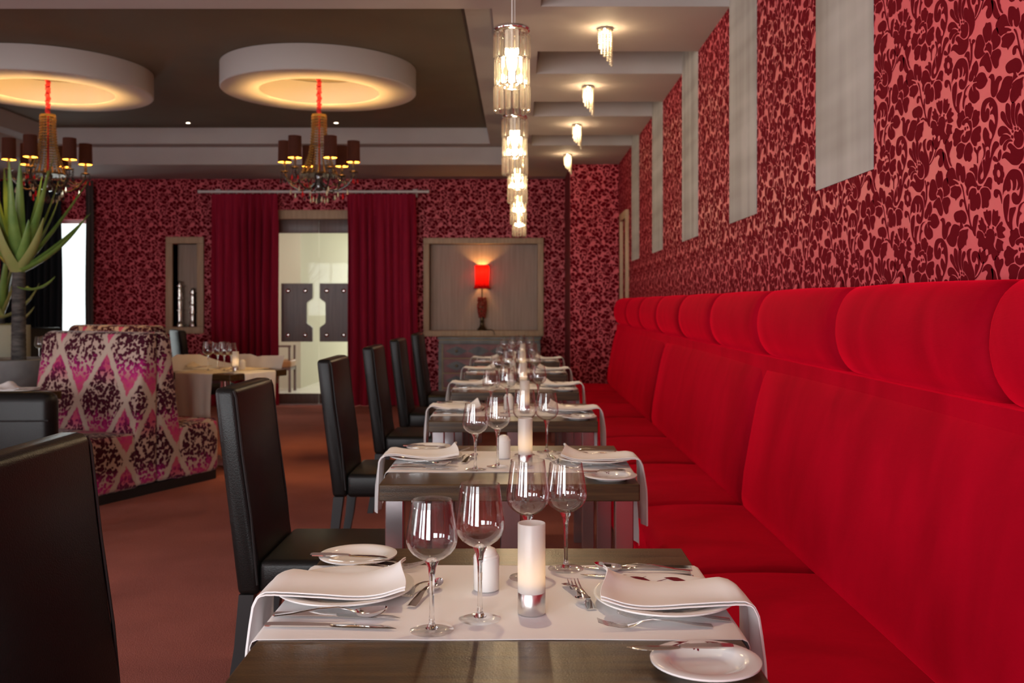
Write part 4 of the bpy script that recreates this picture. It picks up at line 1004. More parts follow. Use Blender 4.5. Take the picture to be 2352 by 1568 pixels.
# ------------------------------------------------------------------ table between booth and doorway, with crossed runners
tb = thing('dining_table', 'small dark square table with chrome pedestal, between booth and doorway', 'table', (-2.42, 7.86, 0), RB)
table_me_parts(tb, 0.70, True)
rl = obj('table_runner', runner_me(0.38, 0.35, 0.05, 0.42, 31), M['linen'], None, (-2.42, 7.86, TH), (0, 0, RB)); tag(rl, 'white runner hanging long on the doorway side of the pedestal table', 'table runner')
rl = obj('table_runner', runner_me(0.38, 0.35, 0.36, 0.05, 32, 0.014), M['linen_cream'], None, (-2.42, 7.86, TH + 0.004), (0, 0, RB + PI / 2)); tag(rl, 'cream runner crossing the pedestal table by the booth', 'table runner')
def atpx(px, Y): return ((px - 1195) / 2200 * Y)
for px, Y, kd, lab in ((478, 7.75, 'large', 'taller wine glass standing apart, nearest the booth, on the pedestal table'), (500, 7.95, 'small', 'smaller wine glass second from the booth on the pedestal table'), (515, 7.72, 'large', 'taller wine glass third from the booth on the pedestal table'), (531, 7.86, 'small', 'smaller wine glass next to the candle on the pedestal table')):
    wine(kd, (atpx(px, Y), Y, TH + 0.007), lab, 'wine glasses on the pedestal table')
candle((atpx(541, 7.66), 7.66, TH + 0.007), 'frosted candle holder on the pedestal table near the doorway', None)
shaker((atpx(557, 7.9), 7.9, TH + 0.007), 'white salt shaker on the pedestal table near the doorway', None)
ob = put('napkin', napkin_me(77, 0.0), M['linen_cream'], (-2.655, 7.94, TH + 0.006), 0, 'folded cream napkin on the pedestal table by the booth', 'napkin', None); ob.rotation_euler = (0, 0, RB); ob.scale = (0.8, 0.8, 1)

# table in front of the nearer booth
ta = thing('dining_table', 'dark square table in front of the damask booth, beside the tub chair', 'table', (-3.42, 5.85, 0), RB)
table_me_parts(ta)
rl = obj('table_runner', runner_me(0.42, TW / 2, 0.12, 0.30, 41), M['linen'], None, (-3.42, 5.85, TH), (0, 0, RB)); tag(rl, 'white runner on the table in front of the damask booth', 'table runner')
pl = thing('dinner_plate', 'white plate on the table in front of the damask booth', 'plate', (-3.11, 5.93, TH + 0.003)); obj('dish', ME['plate'], M['china'], pl)
put('napkin', napkin_me(51, 0.0), M['linen'], (-3.11, 5.93, TH + 0.003), RB, 'white napkin on plate, table in front of the damask booth', 'napkin', None)
put('table_knife', ME['knife'], M['chrome'], (-3.03, 5.72, TH + 0.003), 1.2, 'steel knife on the table in front of the damask booth', 'knife', None)
wine('large', (-3.62, 5.9, TH + 0.003), 'wine glass on the table in front of the damask booth', None)

# table behind the planter, with a big frosted vase and two glasses
tc_ = thing('dining_table', 'dark square table behind the stone planter', 'table', (-4.88, 9.05, 0), 0)
table_me_parts(tc_, 0.8)
rl = obj('table_runner', runner_me(0.45, 0.40, 0.2, 0.2, 61), M['linen'], None, (-4.88, 9.05, TH)); tag(rl, 'white runner on the table behind the stone planter', 'table runner')
for px, Y, lab in ((90, 9.05, 'wine glass close beside the pale vase behind the planter'), (104, 9.25, 'wine glass farther from the pale vase behind the planter')): wine('large', (atpx(px, Y), Y, TH + 0.003), lab, 'glasses behind the planter')
vz = thing('hurricane_vase', 'pale green frosted glass cylinder vase behind the aloe', 'vase', (-4.80, 8.93, TH + 0.003))
obj('cylinder', lathe_me([(0, 0), (0.205, 0), (0.21, 0.005), (0.21, 0.345), (0.203, 0.345), (0.203, 0.01), (0, 0.01)], 40), M['greenglass'], vz)

# ------------------------------------------------------------------ crystal pendants over the tables
ME['prism'] = extrude_me([(-0.0138, 0.0), (-0.008, -0.007), (0.008, -0.007), (0.0138, 0.0), (0.008, 0.007), (-0.008, 0.007)], 'z', 0, 0.097, 0.0045, 1)
for p in ME['prism'].polygons: p.use_smooth = False
def pendant(x, y, z0, label):
    t = thing('pendant_lamp', label, 'pendant lamp', (x, y, z0), 0, 'crystal pendants above the tables')
    H = 0.30
    cap = obj('cap', lathe_me([(0, H), (0.064, H), (0.068, H + 0.004), (0.068, H + 0.012), (0.064, H + 0.016), (0, H + 0.016)], 32), M['chrome'], t)
    obj('cord_grip', lathe_me([(0, H + 0.016), (0.009, H + 0.016), (0.009, H + 0.024), (0.004, H + 0.034), (0, H + 0.034)], 12), M['whitemetal'], t)
    obj('cord', tube_me([(0, 0, H + 0.03), (0, 0, ZC - z0)], 0.0022, 6), M['whitemetal'], t)
    n = 14
    for tier in range(3):
        zt = (0.0, 0.097, 0.196)[tier]; R = (0.063, 0.0605, 0.063)[tier]
        for k in range(n):
            a = 2 * PI * (k + 0.5 * (tier % 2)) / n
            obj('crystal_prism', ME['prism'], M['crystal'], t, (R * math.cos(a), R * math.sin(a), zt + (0.002 if k % 2 else 0)), (0, 0, a + PI / 2))
    for zt in (0.197, 0.098):
        bm = bmesh.new(); add_tube(bm, [(0.056 * math.cos(2 * PI * k / 24), 0.056 * math.sin(2 * PI * k / 24), zt) for k in range(25)], 0.0016, 6, False); obj('wire_ring', bm_done(bm, True), M['chrome'], t)
    obj('lamp_holder', lathe_me([(0, H), (0.016, H), (0.016, 0.235), (0, 0.235)], 16), M['whitemetal'], t)
    bl = obj('bulb', lathe_me([(0, 0.235), (0.010, 0.233), (0.017, 0.215), (0.021, 0.19), (0.017, 0.165), (0.009, 0.152), (0, 0.149)], 16), M['bulb_white'], t)
    l = D.lights.new('pendant_light', 'POINT'); l.energy = 20.0; l.color = (1.0, 0.75, 0.45); l.shadow_soft_size = 0.02
    lo = D.objects.new('pendant_light', l); COL.objects.link(lo); lo.parent = t; lo.location = (0, 0, 0.125)
PEN = ['crystal prism pendant above fifth table from the chest', 'crystal prism pendant above fourth table from the chest', 'crystal prism pendant above third table from the chest', 'crystal prism pendant above second table from the chest', 'crystal prism pendant above the table next to the chest']
PEN = ['crystal prism pendant above the table farthest from the chest'] + PEN
for i, (px, Y, yb) in enumerate(((1163, 2.11, -48), (1176, 3.58, 258), (1182.5, 5.05, 403), (1188.5, 6.45, 467), (1190.5, 7.90, 515), (1192.5, 9.33, 543))):
    pendant(atpx(px, Y), Y, 1.3 + (697 - yb) / 2200 * Y, PEN[i])

# ------------------------------------------------------------------ small crystal bead lights under the ceiling panels
CB = ['spiral crystal bead ceiling light on the panel farthest from the drawer chest', 'spiral crystal bead ceiling light on third panel from the chest wall', 'spiral crystal bead ceiling light on second panel from the chest wall', 'spiral crystal bead ceiling light on the panel nearest the chest wall']
M['beadglow'] = simple('clear_crystal_bead', (0.9, 0.8, 0.6), 0.05, spec=0.9, trans=0.7)
for i, (px, py, Y) in enumerate(((1390, 65, 5.57), (1351, 198, 7.05), (1325, 285, 8.56), (1304, 357, 10.25))):
    t = thing('crystal_ceiling_light', CB[i], 'ceiling light', (atpx(px, Y), Y, ZC), 0, 'bead lights along the ceiling')
    obj('mount', lathe_me([(0, 0), (0.046, 0), (0.046, -0.012), (0.040, -0.016), (0, -0.016)], 28), M['chrome'], t)
    obj('lamp', lathe_me([(0, -0.016), (0.018, -0.017), (0.016, -0.026), (0, -0.030)], 16), M['bulb_white'], t)
    n = 12
    for k in range(n):
        a = PI - 2 * PI * k / n * 0.98; ln = 0.075 + 0.15 * (1 - abs(((a - 0.15 + PI) % (2 * PI)) - PI) / PI)
        bm = bmesh.new(); q = int(ln / 0.013)
        for m_ in range(q): add_ball(bm, (0.038 * math.cos(a), 0.038 * math.sin(a), -0.022 - m_ * 0.013), 0.0068, 6, 4)
        obj('bead_strand', auto_smooth(bm_done(bm), 2), M['bead'], t)
    l = D.lights.new('bead_light', 'POINT'); l.energy = 5.0; l.color = (1.0, 0.72, 0.40); l.shadow_soft_size = 0.02
    lo = D.objects.new('bead_light', l); COL.objects.link(lo); lo.parent = t; lo.location = (0, 0, -0.075)

# ------------------------------------------------------------------ ceiling rings
RX = ((-1.69, 'round ceiling ring above the chandelier in front of the doorway'), (-3.95, 'round ceiling ring above the chandelier near the aloe'))
for x, lab in RX:
    me = lathe_me([(0.495, 3.276), (0.495, 3.085), (0.502, 3.078), (0.80, 3.078), (0.807, 3.085), (0.807, 3.276), (0.495, 3.276)], 96, True, 0.5)
    o = obj('ceiling_ring', me, M['ring'], None, (x, 8.07, 0)); tag(o, lab, 'ceiling ring', 'ceiling rings')
# downlights
for px, lab in ((432, 'small round downlight between the two ceiling rings'), (772, 'small round downlight beside the ring in front of the doorway')):
    Y = 2200 * (UT - 1.3) / (697 - 281)
    t = thing('downlight', lab, 'downlight', (atpx(px, Y), Y, UT), 0, 'downlights in the tray ceiling')
    obj('bezel', lathe_me([(0.020, -0.001), (0.036, -0.001), (0.038, -0.006), (0.030, -0.010), (0.020, -0.006), (0.020, -0.001)], 24), M['chrome'], t)
    obj('lamp', lathe_me([(0, -0.004), (0.019, -0.004), (0.019, -0.001), (0, -0.001)], 20), M['spot'], t)
    l = D.lights.new('downlight_lamp', 'SPOT'); l.energy = 12; l.color = (1, 0.84, 0.6); l.spot_size = 1.2; l.spot_blend = 0.6; l.shadow_soft_size = 0.02
    lo = D.objects.new('downlight_lamp', l); COL.objects.link(lo); lo.parent = t; lo.location = (0, 0, -0.02)

# ------------------------------------------------------------------ chandeliers with velvet shades
def bead_chain(bm, p, q, n, r, sag=0.0):
    p, q = Vector(p), Vector(q)
    for k in range(n + 1):
        t_ = k / n; v = p.lerp(q, t_); v.z -= sag * 4 * t_ * (1 - t_); add_ball(bm, v, r, 6, 4)
def drop(bm, c, L, r): add_lathe(bm, [(0, 0), (r * 0.35, -L * 0.2), (r, -L * 0.65), (r * 0.7, -L * 0.9), (0, -L)], 6, c)
for nm_, mt, L_, r_ in (('dropR', 'redglass', 0.045, 0.008), ('dropS', 'smoke', 0.045, 0.008), ('dropR2', 'redglass', 0.065, 0.011), ('dropC', 'beadglow', 0.055, 0.010)):
    bm = bmesh.new(); drop(bm, (0, 0, 0), L_, r_); ME[nm_] = bm_done(bm); ME[nm_].materials.append(M[mt])
def chandelier(x, y, rot, label):
    z0 = 2.40
    t = thing('chandelier', label, 'chandelier', (x, y, z0), rot, 'velvet shaded chandeliers')
    # red gathered sleeve on the chain up to the ceiling
    rnd = random.Random(3); pts = []; rs = []
    for k in range(30):
        pts.append((0.004 * math.sin(k * 1.3), 0.004 * math.cos(k * 1.7), 0.48 + (UT - z0 - 0.49) * k / 29)); rs.append(0.016 + 0.007 * (k % 2) + rnd.uniform(-0.002, 0.002))
    sl = obj('gathered_sleeve', tube_me(pts, rs, 10), M['redcloth'], t)
    obj('ceiling_rose', lathe_me([(0, UT - z0), (0.05, UT - z0), (0.05, UT - z0 - 0.015), (0.02, UT - z0 - 0.03), (0, UT - z0 - 0.03)], 20), M['bronze'], t)
    obj('top_ring', lathe_me([(0.050, 0.47), (0.062, 0.47), (0.062, 0.49), (0.050, 0.49), (0.050, 0.47)], 24), M['goldbead'], t)
    obj('stem', tube_me([(0, 0, -0.14), (0, 0, 0.48)], 0.010, 8), M['redcloth'], t)
    for k in range(18):
        a = 2 * PI * k / 18; bm = bmesh.new()
        q = [(0.058, 0.475), (0.060, 0.36), (0.068, 0.25), (0.088, 0.14), (0.125, 0.04), (0.15, -0.01)]
        m_ = 24
        for s_ in range(m_ + 1):
            u = s_ / m_ * (len(q) - 1); i0 = min(int(u), len(q) - 2); f_ = u - i0
            r_ = q[i0][0] * (1 - f_) + q[i0 + 1][0] * f_; zz = q[i0][1] * (1 - f_) + q[i0 + 1][1] * f_
            add_ball(bm, (r_ * math.cos(a), r_ * math.sin(a), zz), 0.0085, 6, 4)
        obj('bead_strand', auto_smooth(bm_done(bm), 2), M['goldbead'] if k % 1 == 0 else M['smoke'], t)
    obj('hub', lathe_me([(0, -0.02), (0.15, -0.02), (0.155, -0.005), (0.145, 0.0), (0, 0.0)], 28), M['bronze'], t)
    obj('hub_bowl', lathe_me([(0, -0.16), (0.03, -0.15), (0.045, -0.11), (0.03, -0.06), (0.04, -0.02), (0, -0.02)], 16), M['smoke'], t)
    for k in range(6):
        a = 2 * PI * k / 6; ca, sa = math.cos(a), math.sin(a); R = 0.29
        P_ = lambda r, z: (r * ca, r * sa, z)
        arm = obj('arm', tube_me([P_(0.03, -0.08), P_(0.09, -0.14), (P_(0.16, -0.15)), P_(0.23, -0.11), P_(0.28, -0.05), P_(R, 0.005)], 0.008, 8), M['smoke'], t)
        obj('drip_cup', lathe_me([(0, 0), (0.02, 0), (0.038, 0.012), (0.036, 0.015), (0, 0.008)], 14), M['bronze'], arm, P_(R, 0.0))
        obj('candle_tube', lathe_me([(0, 0), (0.012, 0), (0.012, 0.10), (0, 0.10)], 10), M['black'], arm, P_(R, 0.012))
        sh = obj('lamp_shade', lathe_me([(0.054, 0.09), (0.0555, 0.0905), (0.0525, 0.268), (0.051, 0.267), (0.054, 0.09)], 24), M['brownshade'], t, P_(R, 0))
        obj('shade_lining', lathe_me([(0.0535, 0.091), (0.0505, 0.267)], 24), M['goldlining'], sh)
        obj('bulb', lathe_me([(0, 0.11), (0.008, 0.112), (0.013, 0.135), (0.008, 0.165), (0, 0.178)], 10), M['bulb_warm'], sh)
        l = D.lights.new('shade_light', 'POINT'); l.energy = 22.0; l.color = (1.0, 0.60, 0.20); l.shadow_soft_size = 0.015
        lo = D.objects.new('shade_light', l); COL.objects.link(lo); lo.parent = t; lo.location = P_(R, 0.205)
        # crystals below the cup
        bm = bmesh.new()
        for j in range(4):
            b_ = a + j * PI / 2; c_ = (R * ca + 0.034 * math.cos(b_), R * sa + 0.034 * math.sin(b_), 0.0)
            bead_chain(bm, c_, (c_[0], c_[1], -0.04), 3, 0.006)
        bead_chain(bm, P_(R, -0.01), P_(0.14, -0.02), 14, 0.006, 0.07)
        a2 = a + PI / 3; bead_chain(bm, P_(R, -0.01), (R * math.cos(a2), R * math.sin(a2), -0.01), 16, 0.0055, 0.08)
        bf = obj('bead_festoon', auto_smooth(bm_done(bm), 2), M['smoke'], arm); bf['kind'] = 'stuff'
        for j in range(4):
            b_ = a + j * PI / 2; obj('crystal_drop', ME['dropS'] if k % 2 else ME['dropR'], None, arm, (R * ca + 0.034 * math.cos(b_), R * sa + 0.034 * math.sin(b_), -0.045))
        obj('crystal_drop', ME['dropR2'] if k % 2 == 0 else ME['dropC'], None, arm, P_(0.20, -0.16)); obj('crystal_drop', ME['dropS'], None, arm, P_(0.12, -0.19))
        obj('crystal_drop', ME['dropC'], None, arm, P_(0.24, -0.13)); obj('crystal_drop', ME['dropC'], None, arm, P_(0.07, -0.20))
    bm = bmesh.new(); drop(bm, (0, 0, -0.16), 0.10, 0.02); obj('centre_drop', bm_done(bm), M['smoke'], t)
chandelier(-1.695, 8.07, 0.0, 'dark beaded chandelier with brown velvet shades in front of the doorway')
chandelier(-3.98, 8.07, PI / 6, 'dark beaded chandelier with brown velvet shades above the aloe')

# ------------------------------------------------------------------ curtain rod and curtains
YC = 12.12; ZR = 1.3 + 257 / 2200 * YC
rod = thing('curtain_rod', 'white metal curtain rod above the doorway', 'curtain rod', (0, 0, 0))
x0, x1 = atpx(460, YC), atpx(981, YC)
obj('pole', tube_me([(x0, YC, ZR), (x1, YC, ZR)], 0.017, 12), M['whitemetal'], rod)
for x in (x0 + 0.17, x1 - 0.17): obj('bracket', boxes_me([(x - 0.02, x + 0.02, YC, YB, ZR - 0.012, ZR + 0.012), (x - 0.03, x + 0.03, YB - 0.01, YB, ZR - 0.05, ZR + 0.05)]), M['whitemetal'], rod)
for x in (x0 - 0.012, x1 + 0.012): obj('finial', lathe_me([(0, -0.014), (0.021, -0.014), (0.021, 0.014), (0, 0.014)], 14), M['whitemetal'], rod, (x, YC, ZR), (0, PI / 2, 0))
def curtain(name, cx0, cx1, z0, z1, y, folds, seed, mat, label, group, flare=0.0, amp=0.062, rings=True, dx=0.0):
    rnd = random.Random(seed); ph = [rnd.uniform(-1.3, 1.3) for _ in range(folds + 3)]; am = [rnd.uniform(0.35, 1.2) for _ in range(folds + 3)]
    t = thing(name, label, 'curtain', (0, 0, 0), 0, group)
    def f(u, v):
        s = u * folds; k = int(min(s, folds - 1)); fr = s - k
        w = (am[k] * (1 - fr) + am[k + 1] * fr); p = ph[k] * (1 - fr) + ph[k + 1] * fr
        top = min(1, (1 - v) * 6)
        w *= 0.35 + 0.65 * top
        x = cx0 + (cx1 - cx0) * u + 0.012 * math.sin(s * 2 * PI + p + 1.2) * top
        x += flare * (u - 0.5) * max(0, 1 - v * 1.4) ** 1.5 + dx * (1 - v) ** 1.3
        yy = y + amp * w * math.sin(s * 2 * PI + p + (1 - v) * 1.2 * ph[k]) + 0.01 * math.sin(v * 9 + k)
        if v < 0.03: yy += 0.015 * math.sin(u * 40)
        return (x, yy, z0 + (z1 - z0) * v)
    obj('fabric', grid_me(f, folds * 9, 26, 0.003), mat, t)
    if rings:
        for k in range(folds + 1):
            x = cx0 + (cx1 - cx0) * k / folds
            bm = bmesh.new(); add_tube(bm, [(x + 0.003, YC + 0.023 * math.cos(2 * PI * j / 12), ZR + 0.023 * math.sin(2 * PI * j / 12) - 0.004) for j in range(13)], 0.0035, 6, False); obj('ring', bm_done(bm), M['whitemetal'], t)
    return t
curtain('curtain', atpx(486, YC), atpx(637, YC), 0.012, ZR - 0.03, YC, 8, 4, M['curtain'], 'wine red curtain hanging beside the tall candle niche', 'doorway curtains')
curtain('curtain', atpx(797, YC), atpx(955, YC), 0.012, ZR - 0.03, YC, 8, 9, M['curtain'], 'wine red curtain hanging beside the red lamp niche', 'doorway curtains', 0.06, dx=0.02)
YW = 12.16
curtain('curtain', -6.62, -5.82, 0.012, 2.86, YW, 10, 15, M['blackcurtain'], 'long black curtain drawn partly across the window', None, rings=False, amp=0.05)
curtain('curtain', -5.53, -5.43, 0.012, 2.86, YW + 0.02, 2, 16, M['browncurtain'], 'narrow dark curtain at the edge of the window', None, rings=False, amp=0.03)

# ------------------------------------------------------------------ niche candlesticks
for px, top, lab in ((413, 645, 'taller hammered silver candle column in the tall niche'), (443, 661, 'shorter hammered silver candle column in the tall niche')):
    Y = YB + 0.09; zb = 1.0; zt = 1.3 + (697 - top) / 2200 * Y; h = zt - zb
    t = thing('candle_column', lab, 'candlestick', (atpx(px, Y), Y, zb), 0, 'silver columns in the niche')
    obj('foot', lathe_me([(0, 0), (0.055, 0), (0.058, 0.012), (0.048, 0.05), (0.036, 0.07), (0, 0.07)], 20), M['silver'], t)
    n = 3
    for k in range(n):
        a = 0.07 + (h - 0.12) * k / n; b_ = 0.07 + (h - 0.12) * (k + 1) / n
        obj('shaft', lathe_me([(0, a), (0.036, a), (0.042, (a + b_) / 2), (0.034, b_ - 0.03), (0.052, b_ - 0.022), (0.052, b_ - 0.006), (0.034, b_), (0, b_)], 18), M['silver'], t)
    obj('finial', lathe_me([(0, h - 0.05), (0.024, h - 0.05), (0.024, h - 0.015), (0.012, h), (0, h)], 14), M['silver'], t)

# ------------------------------------------------------------------ red table lamp in the wide niche
Yl = YB + 0.04; zs = 0.955
t = thing('table_lamp', 'red shaded table lamp with beaded column standing in the wide niche', 'lamp', (atpx(1107, Yl), Yl, zs))
u_ = Yl / 2200
obj('foot', lathe_me([(0, 0), (0.062, 0), (0.064, 0.012), (0.048, 0.03), (0.03, 0.06), (0.022, 0.10), (0.03, 0.115), (0.022, 0.13), (0.026, 0.17), (0, 0.17)], 24), M['bronze'], t)
bm = bmesh.new(); rnd = random.Random(2)
for k in range(260):
    a = rnd.uniform(0, 2 * PI); zz = rnd.uniform(0.165, 0.42); R = 0.030 + 0.026 * math.sin(PI * (zz - 0.14) / 0.36)
    add_ball(bm, (R * math.cos(a), R * math.sin(a), zz), 0.011, 5, 4)
obj('beaded_column', auto_smooth(bm_done(bm), 2), M['coral'], t)
obj('stem', tube_me([(0, 0, 0.16), (0, 0, 0.70)], 0.008, 8), M['bronze'], t)
s0 = (697 - 663) * u_ + 1.3 - zs; s1 = (697 - 609) * u_ + 1.3 - zs
sh = obj('lamp_shade', lathe_me([(0.118, s0), (0.100, s0 + 0.04), (0.093, s0 + 0.12), (0.093, s0 + 0.22), (0.098, s1)], 8, False), M['redshade'], t, None, (0, 0, PI / 8))
for zz, R in ((s0, 0.118), (s1, 0.098)):
    bm = bmesh.new(); add_tube(bm, [(R * math.cos(2 * PI * k / 8 ), R * math.sin(2 * PI * k / 8), zz) for k in range(9)], 0.004, 6, False); obj('trim_cord', bm_done(bm), M['darkwood'], sh)
obj('finial', lathe_me([(0, 0.70), (0.012, 0.705), (0.006, 0.72), (0.010, 0.735), (0, 0.745)], 10), M['bronze'], t)
obj('bulb', lathe_me([(0, s0 + 0.06), (0.014, s0 + 0.07), (0.024, s0 + 0.12), (0.014, s0 + 0.16), (0, s0 + 0.17)], 14), M['bulb_warm'], t)
l = D.lights.new('table_lamp_light', 'POINT'); l.energy = 7.0; l.color = (1.0, 0.50, 0.14); l.shadow_soft_size = 0.02
lo = D.objects.new('table_lamp_light', l); COL.objects.link(lo); lo.parent = t; lo.location = (0, 0, s1 - 0.075)
xl = t.location.x
obj('flex', tube_me([(0.05, -0.02, 0.008), (0.12, -0.06, 0.012), (0.155, -0.10, -0.01), (0.165, -0.11, -0.06)], 0.004, 6), M['black'], t)

# ------------------------------------------------------------------ painted chest of drawers
ch = thing('chest_of_drawers', 'painted chest with slate diamond drawers below the red lamp', 'chest', (0, 0, 0))
cx0, cx1, cyf = atpx(1005, 11.88), 0.26, 11.88
obj('body', box_me(cx0 + 0.02, cx1 - 0.02, cyf + 0.015, YB - 0.02, 0.08, 0.855, 0.004), M['chestgrey'], ch)
obj('top', box_me(cx0, cx1, cyf - 0.01, YB - 0.02, 0.855, 0.884, 0.006), M['chestgrey'], ch)
obj('top_band', box_me(cx0 + 0.015, cx1 - 0.015, cyf + 0.002, cyf + 0.02, 0.80, 0.855, 0.003), M['chestgrey'], ch)
obj('gilt_bead', box_me(cx0 + 0.02, cx1 - 0.02, cyf - 0.002, cyf + 0.02, 0.845, 0.853, 0.002), M['chestgold'], ch)
for x in (cx0 + 0.01, cx1 - 0.055):
    obj('corner_post', box_me(x, x + 0.045, cyf, cyf + 0.05, 0.0, 0.80, 0.004), M['chestgrey'], ch)
    obj('gilt_line', box_me(x + (0.047 if x < -0.5 else -0.008), x + (0.055 if x < -0.5 else 0.0), cyf + 0.004, cyf + 0.02, 0.08, 0.80), M['chestgold'], ch)
zt = 0.795
for k in range(4):
    z1 = zt - k * 0.183; z0 = z1 - 0.168
    dw = obj('drawer', box_me(cx0 + 0.075, cx1 - 0.075, cyf + 0.002, cyf + 0.02, z0, z1, 0.004), M['chestmauve'], ch)
    obj('gilt_rail', box_me(cx0 + 0.06, cx1 - 0.06, cyf - 0.002, cyf + 0.02, z0 - 0.013, z0 - 0.003, 0.002), M['chestgold'], ch)
    zc = (z0 + z1) / 2; nD = 4; wD = (cx1 - cx0 - 0.20) / nD
    for j in range(nD):
        xc = cx0 + 0.10 + wD * (j + 0.5)
        obj('diamond', extrude_me([(xc - wD / 2, zc), (xc - wD * .2, zc + 0.04), (xc, zc + 0.06), (xc + wD * .2, zc + 0.04), (xc + wD / 2, zc), (xc + wD * .2, zc - 0.04), (xc, zc - 0.06), (xc - wD * .2, zc - 0.04)], 'y', cyf, cyf + 0.003), M['chestdiamond'], dw)
        if j in (0, 3): obj('knob', lathe_me([(0, 0.026), (0.012, 0.024), (0.017, 0.015), (0.008, 0.004), (0.008, 0), (0, 0)], 14), M['bronze'], dw, (xc, cyf, zc), (PI / 2, 0, 0))

# ------------------------------------------------------------------ aloes
def leaf_me(L, w, bend, up):
    """thick tapering aloe leaf: leaves the crown outward along +x and rises"""
    n = 12; rings = []
    bm = bmesh.new()
    for i in range(n + 1):
        t_ = i / n; s_ = L * t_
        ang = up + bend * (t_ - 0.25)
        if i == 0: c = Vector((0, 0, 0))
        else: c = c + Vector((math.cos(ang), 0, math.sin(ang))) * (L / n)
        wd = w * (1 - t_) ** 0.75 * (1.0 if t_ > 0.08 else 1.15) + 0.002; th = wd * 0.30
        nx, nz = -math.sin(ang), math.cos(ang)
        sec = []
        for a, b_ in ((-1, 0.55), (-0.55, 0.05), (0, -0.12), (0.55, 0.05), (1, 0.55), (0.6, -0.55), (0, -1.0), (-0.6, -0.55)):
            sec.append(bm.verts.new((c.x + nx * b_ * th, a * wd, c.z + nz * b_ * th)))
        rings.append(sec)
    for p, q in zip(rings, rings[1:]):
        for k in range(8): bm.faces.new((p[k], p[(k + 1) % 8], q[(k + 1) % 8], q[k]))
    bm.faces.new(rings[0][::-1]); bm.faces.new(rings[-1])
    return auto_smooth(bm_done(bm), 0.8)
def aloe(x, y, zb, zc, label, spec, tr, lean=0.0):
    t = thing('aloe_tree', label, 'plant', (x, y, zb))
    h = zc - zb; pts = []; rs = []
    for k in range(44):
        pts.append((lean * (k / 43) ** 2, 0, h * k / 43)); rs.append(tr * (1.05 - 0.2 * k / 43) * (1.0 + 0.045 * (k % 2)))
    obj('trunk', tube_me(pts, rs, 16), M['trunk'], t)
    for (az, L, w, up, bend, pale, z) in spec:
        obj('leaf', leaf_me(L, w, bend, up), M['leafpale'] if pale else M['leaf'], t, (lean + 0.03 * math.cos(az), 0.03 * math.sin(az), h - 0.05 + z), (0, 0, az))
R_ = math.radians
specA = [(R_(10), .85, .055, R_(52), R_(10), 0, 0), (R_(-25), .80, .055, R_(62), R_(18), 0, .02), (R_(25), .78, .05, R_(66), R_(12), 0, .03), (R_(-60), .80, .058, R_(74), R_(12), 0, .04), (R_(60), .72, .05, R_(74), R_(8), 0, .05), (R_(-95), .78, .055, R_(80), R_(10), 0, .06), (R_(-130), .72, .055, R_(70), R_(14), 0, .03), (R_(180), .85, .055, R_(66), R_(26), 0, .02), (R_(150), .78, .05, R_(72), R_(20), 0, .04), (R_(-160), .72, .055, R_(52), R_(34), 0, 0), (R_(165), .64, .055, R_(42), R_(36), 1, -.02), (R_(-8), .72, .05, R_(28), R_(34), 0, -.03), (R_(4), .70, .05, R_(36), R_(16), 0, -.02), (R_(-100), .50, .06, R_(50), R_(40), 1, -.03), (R_(110), .7, .05, R_(78), R_(5), 0, .05), (R_(-45), .42, .06, R_(52), R_(30), 0, 0), (R_(-18), .36, .045, R_(-5), R_(65), 0, -.16), (R_(35), .6, .06, R_(58), R_(20), 0, .03), (R_(-75), .62, .06, R_(62), R_(24), 0, .04), (R_(-120), .58, .065, R_(56), R_(30), 1, 0), (R_(-30), .5, .06, R_(44), R_(34), 1, -.02), (R_(-170), .9, .05, R_(75), R_(10), 0, .05), (R_(20), .9, .045, R_(74), R_(4), 0, .06)]
xA, yA = -3.98, 7.6
pot = thing('planter', 'round grey stone planter holding the aloe beside the booth', 'planter', (-4.02, yA, 0))
obj('bowl', lathe_me([(0, 0.0), (0.20, 0.0), (0.21, 0.45), (0.22, 0.62), (0.262, 0.66), (0.285, 0.74), (0.29, 0.86), (0.27, 0.865), (0.262, 0.84), (0, 0.83)], 40), M['stone'], pot)
obj('soil', lathe_me([(0, 0.846), (0.258, 0.842)], 30), M['soil'], pot)
aloe(xA, yA, 0.846, 1.64, 'tree aloe with dark ringed trunk and long green leaves, in stone planter', specA, 0.052, -0.0)
specB = [(R_(10), .70, .055, R_(70), R_(8), 1, 0), (R_(60), .75, .055, R_(76), R_(4), 1, .02), (R_(-40), .70, .05, R_(74), R_(4), 0, .03), (R_(-120), .7, .055, R_(74), R_(10), 1, .03), (R_(150), .7, .05, R_(66), R_(14), 0, 0), (R_(-5), .55, .05, R_(25), R_(55), 1, -.03), (R_(-20), .5, .05, R_(5), R_(60), 1, -.10), (R_(30), .8, .05, R_(78), R_(6), 0, .05), (R_(-90), .55, .06, R_(60), R_(30), 1, -.02)]
yB_ = 9.75; xB = atpx(-2, yB_)
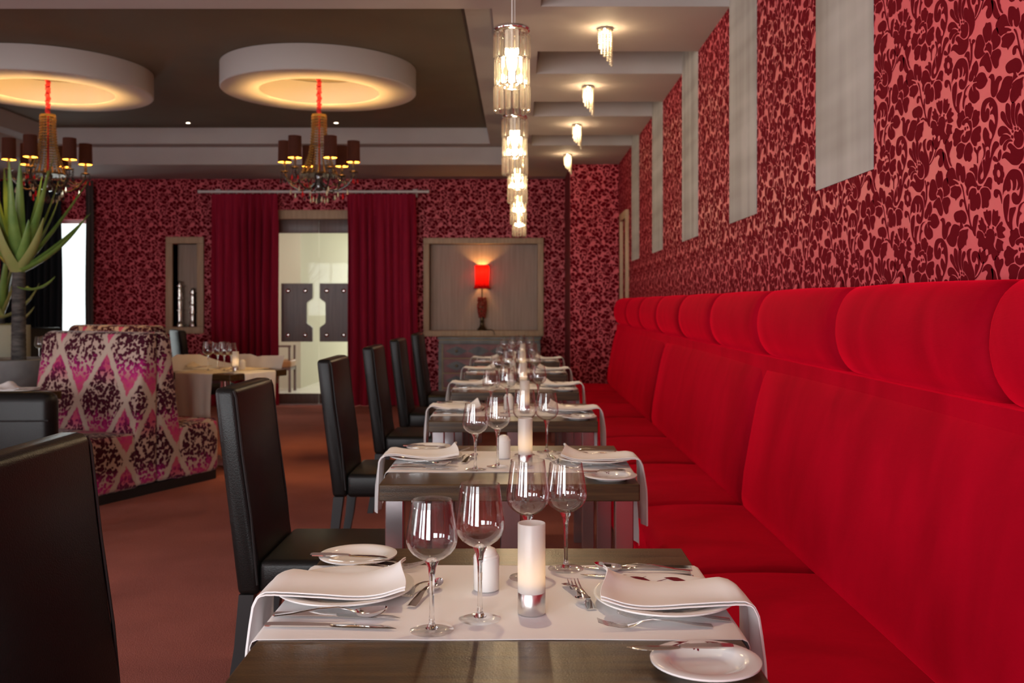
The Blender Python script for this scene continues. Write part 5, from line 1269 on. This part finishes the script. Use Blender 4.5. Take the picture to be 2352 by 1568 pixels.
pot2 = thing('planter', 'round grey planter on the floor behind the glass vase', 'planter', (xB, yB_, 0))
obj('bowl', lathe_me([(0, 0), (0.18, 0), (0.25, 0.30), (0.26, 0.42), (0.24, 0.425), (0.235, 0.40), (0, 0.39)], 32), M['stone'], pot2)
obj('soil', lathe_me([(0, 0.405), (0.232, 0.402)], 24), M['soil'], pot2)
aloe(xB, yB_, 0.405, 1.24, 'pale green tree aloe standing behind the glass vase', specB, 0.055)

# ------------------------------------------------------------------ foyer furnishings seen through the doors
fc = thing('foyer_chair', 'wooden chair with tan leather seat seen through the glass doors', 'chair', (atpx(650, 14.2), 14.2, 0))
obj('seat', box_me(-0.16, 0.16, -0.18, 0.18, 0.36, 0.47, 0.03, 3), M['tan'], fc)
for x in (-0.14, 0.14):
    for y in (-0.16, 0.16): obj('leg', box_me(x - 0.018, x + 0.018, y - 0.018, y + 0.018, 0, 0.37), M['darkwood'], fc)
obj('seat_rail', box_me(-0.15, 0.15, -0.17, 0.17, 0.32, 0.36), M['darkwood'], fc)
for y in (-0.16, 0.16): obj('arm_post', box_me(0.12, 0.15, y - 0.015, y + 0.015, 0.47, 0.68), M['darkwood'], fc)
obj('arm_rail', box_me(-0.16, 0.16, -0.18, -0.15, 0.66, 0.69), M['darkwood'], fc)
Yf = 29.9
for px0, px1, lab in ((762, 776, 'small botanical picture on foyer wall, nearer the wall edge'), (778, 792, 'small botanical picture on foyer wall, nearer the window')):
    t = thing('picture', lab, 'picture', (0, 0, 0), 0, 'pictures in the foyer')
    a, b_ = atpx(px0, Yf), atpx(px1, Yf); z0, z1 = 1.3 + 52 / 2200 * Yf, 1.3 + 90 / 2200 * Yf
    obj('frame', box_me(a, b_, Yf + 0.06, Yf + 0.095, z0, z1), M['creamwhite'], t)
    obj('print', extrude_me([(a + .05, z0 + .08), (b_ - .04, z0 + .06), (b_ - .05, z1 - .14), ((a + b_) / 2, z1 - .05), (a + .03, z1 - .18)], 'y', Yf + 0.055, Yf + 0.06), M['coral'], t)
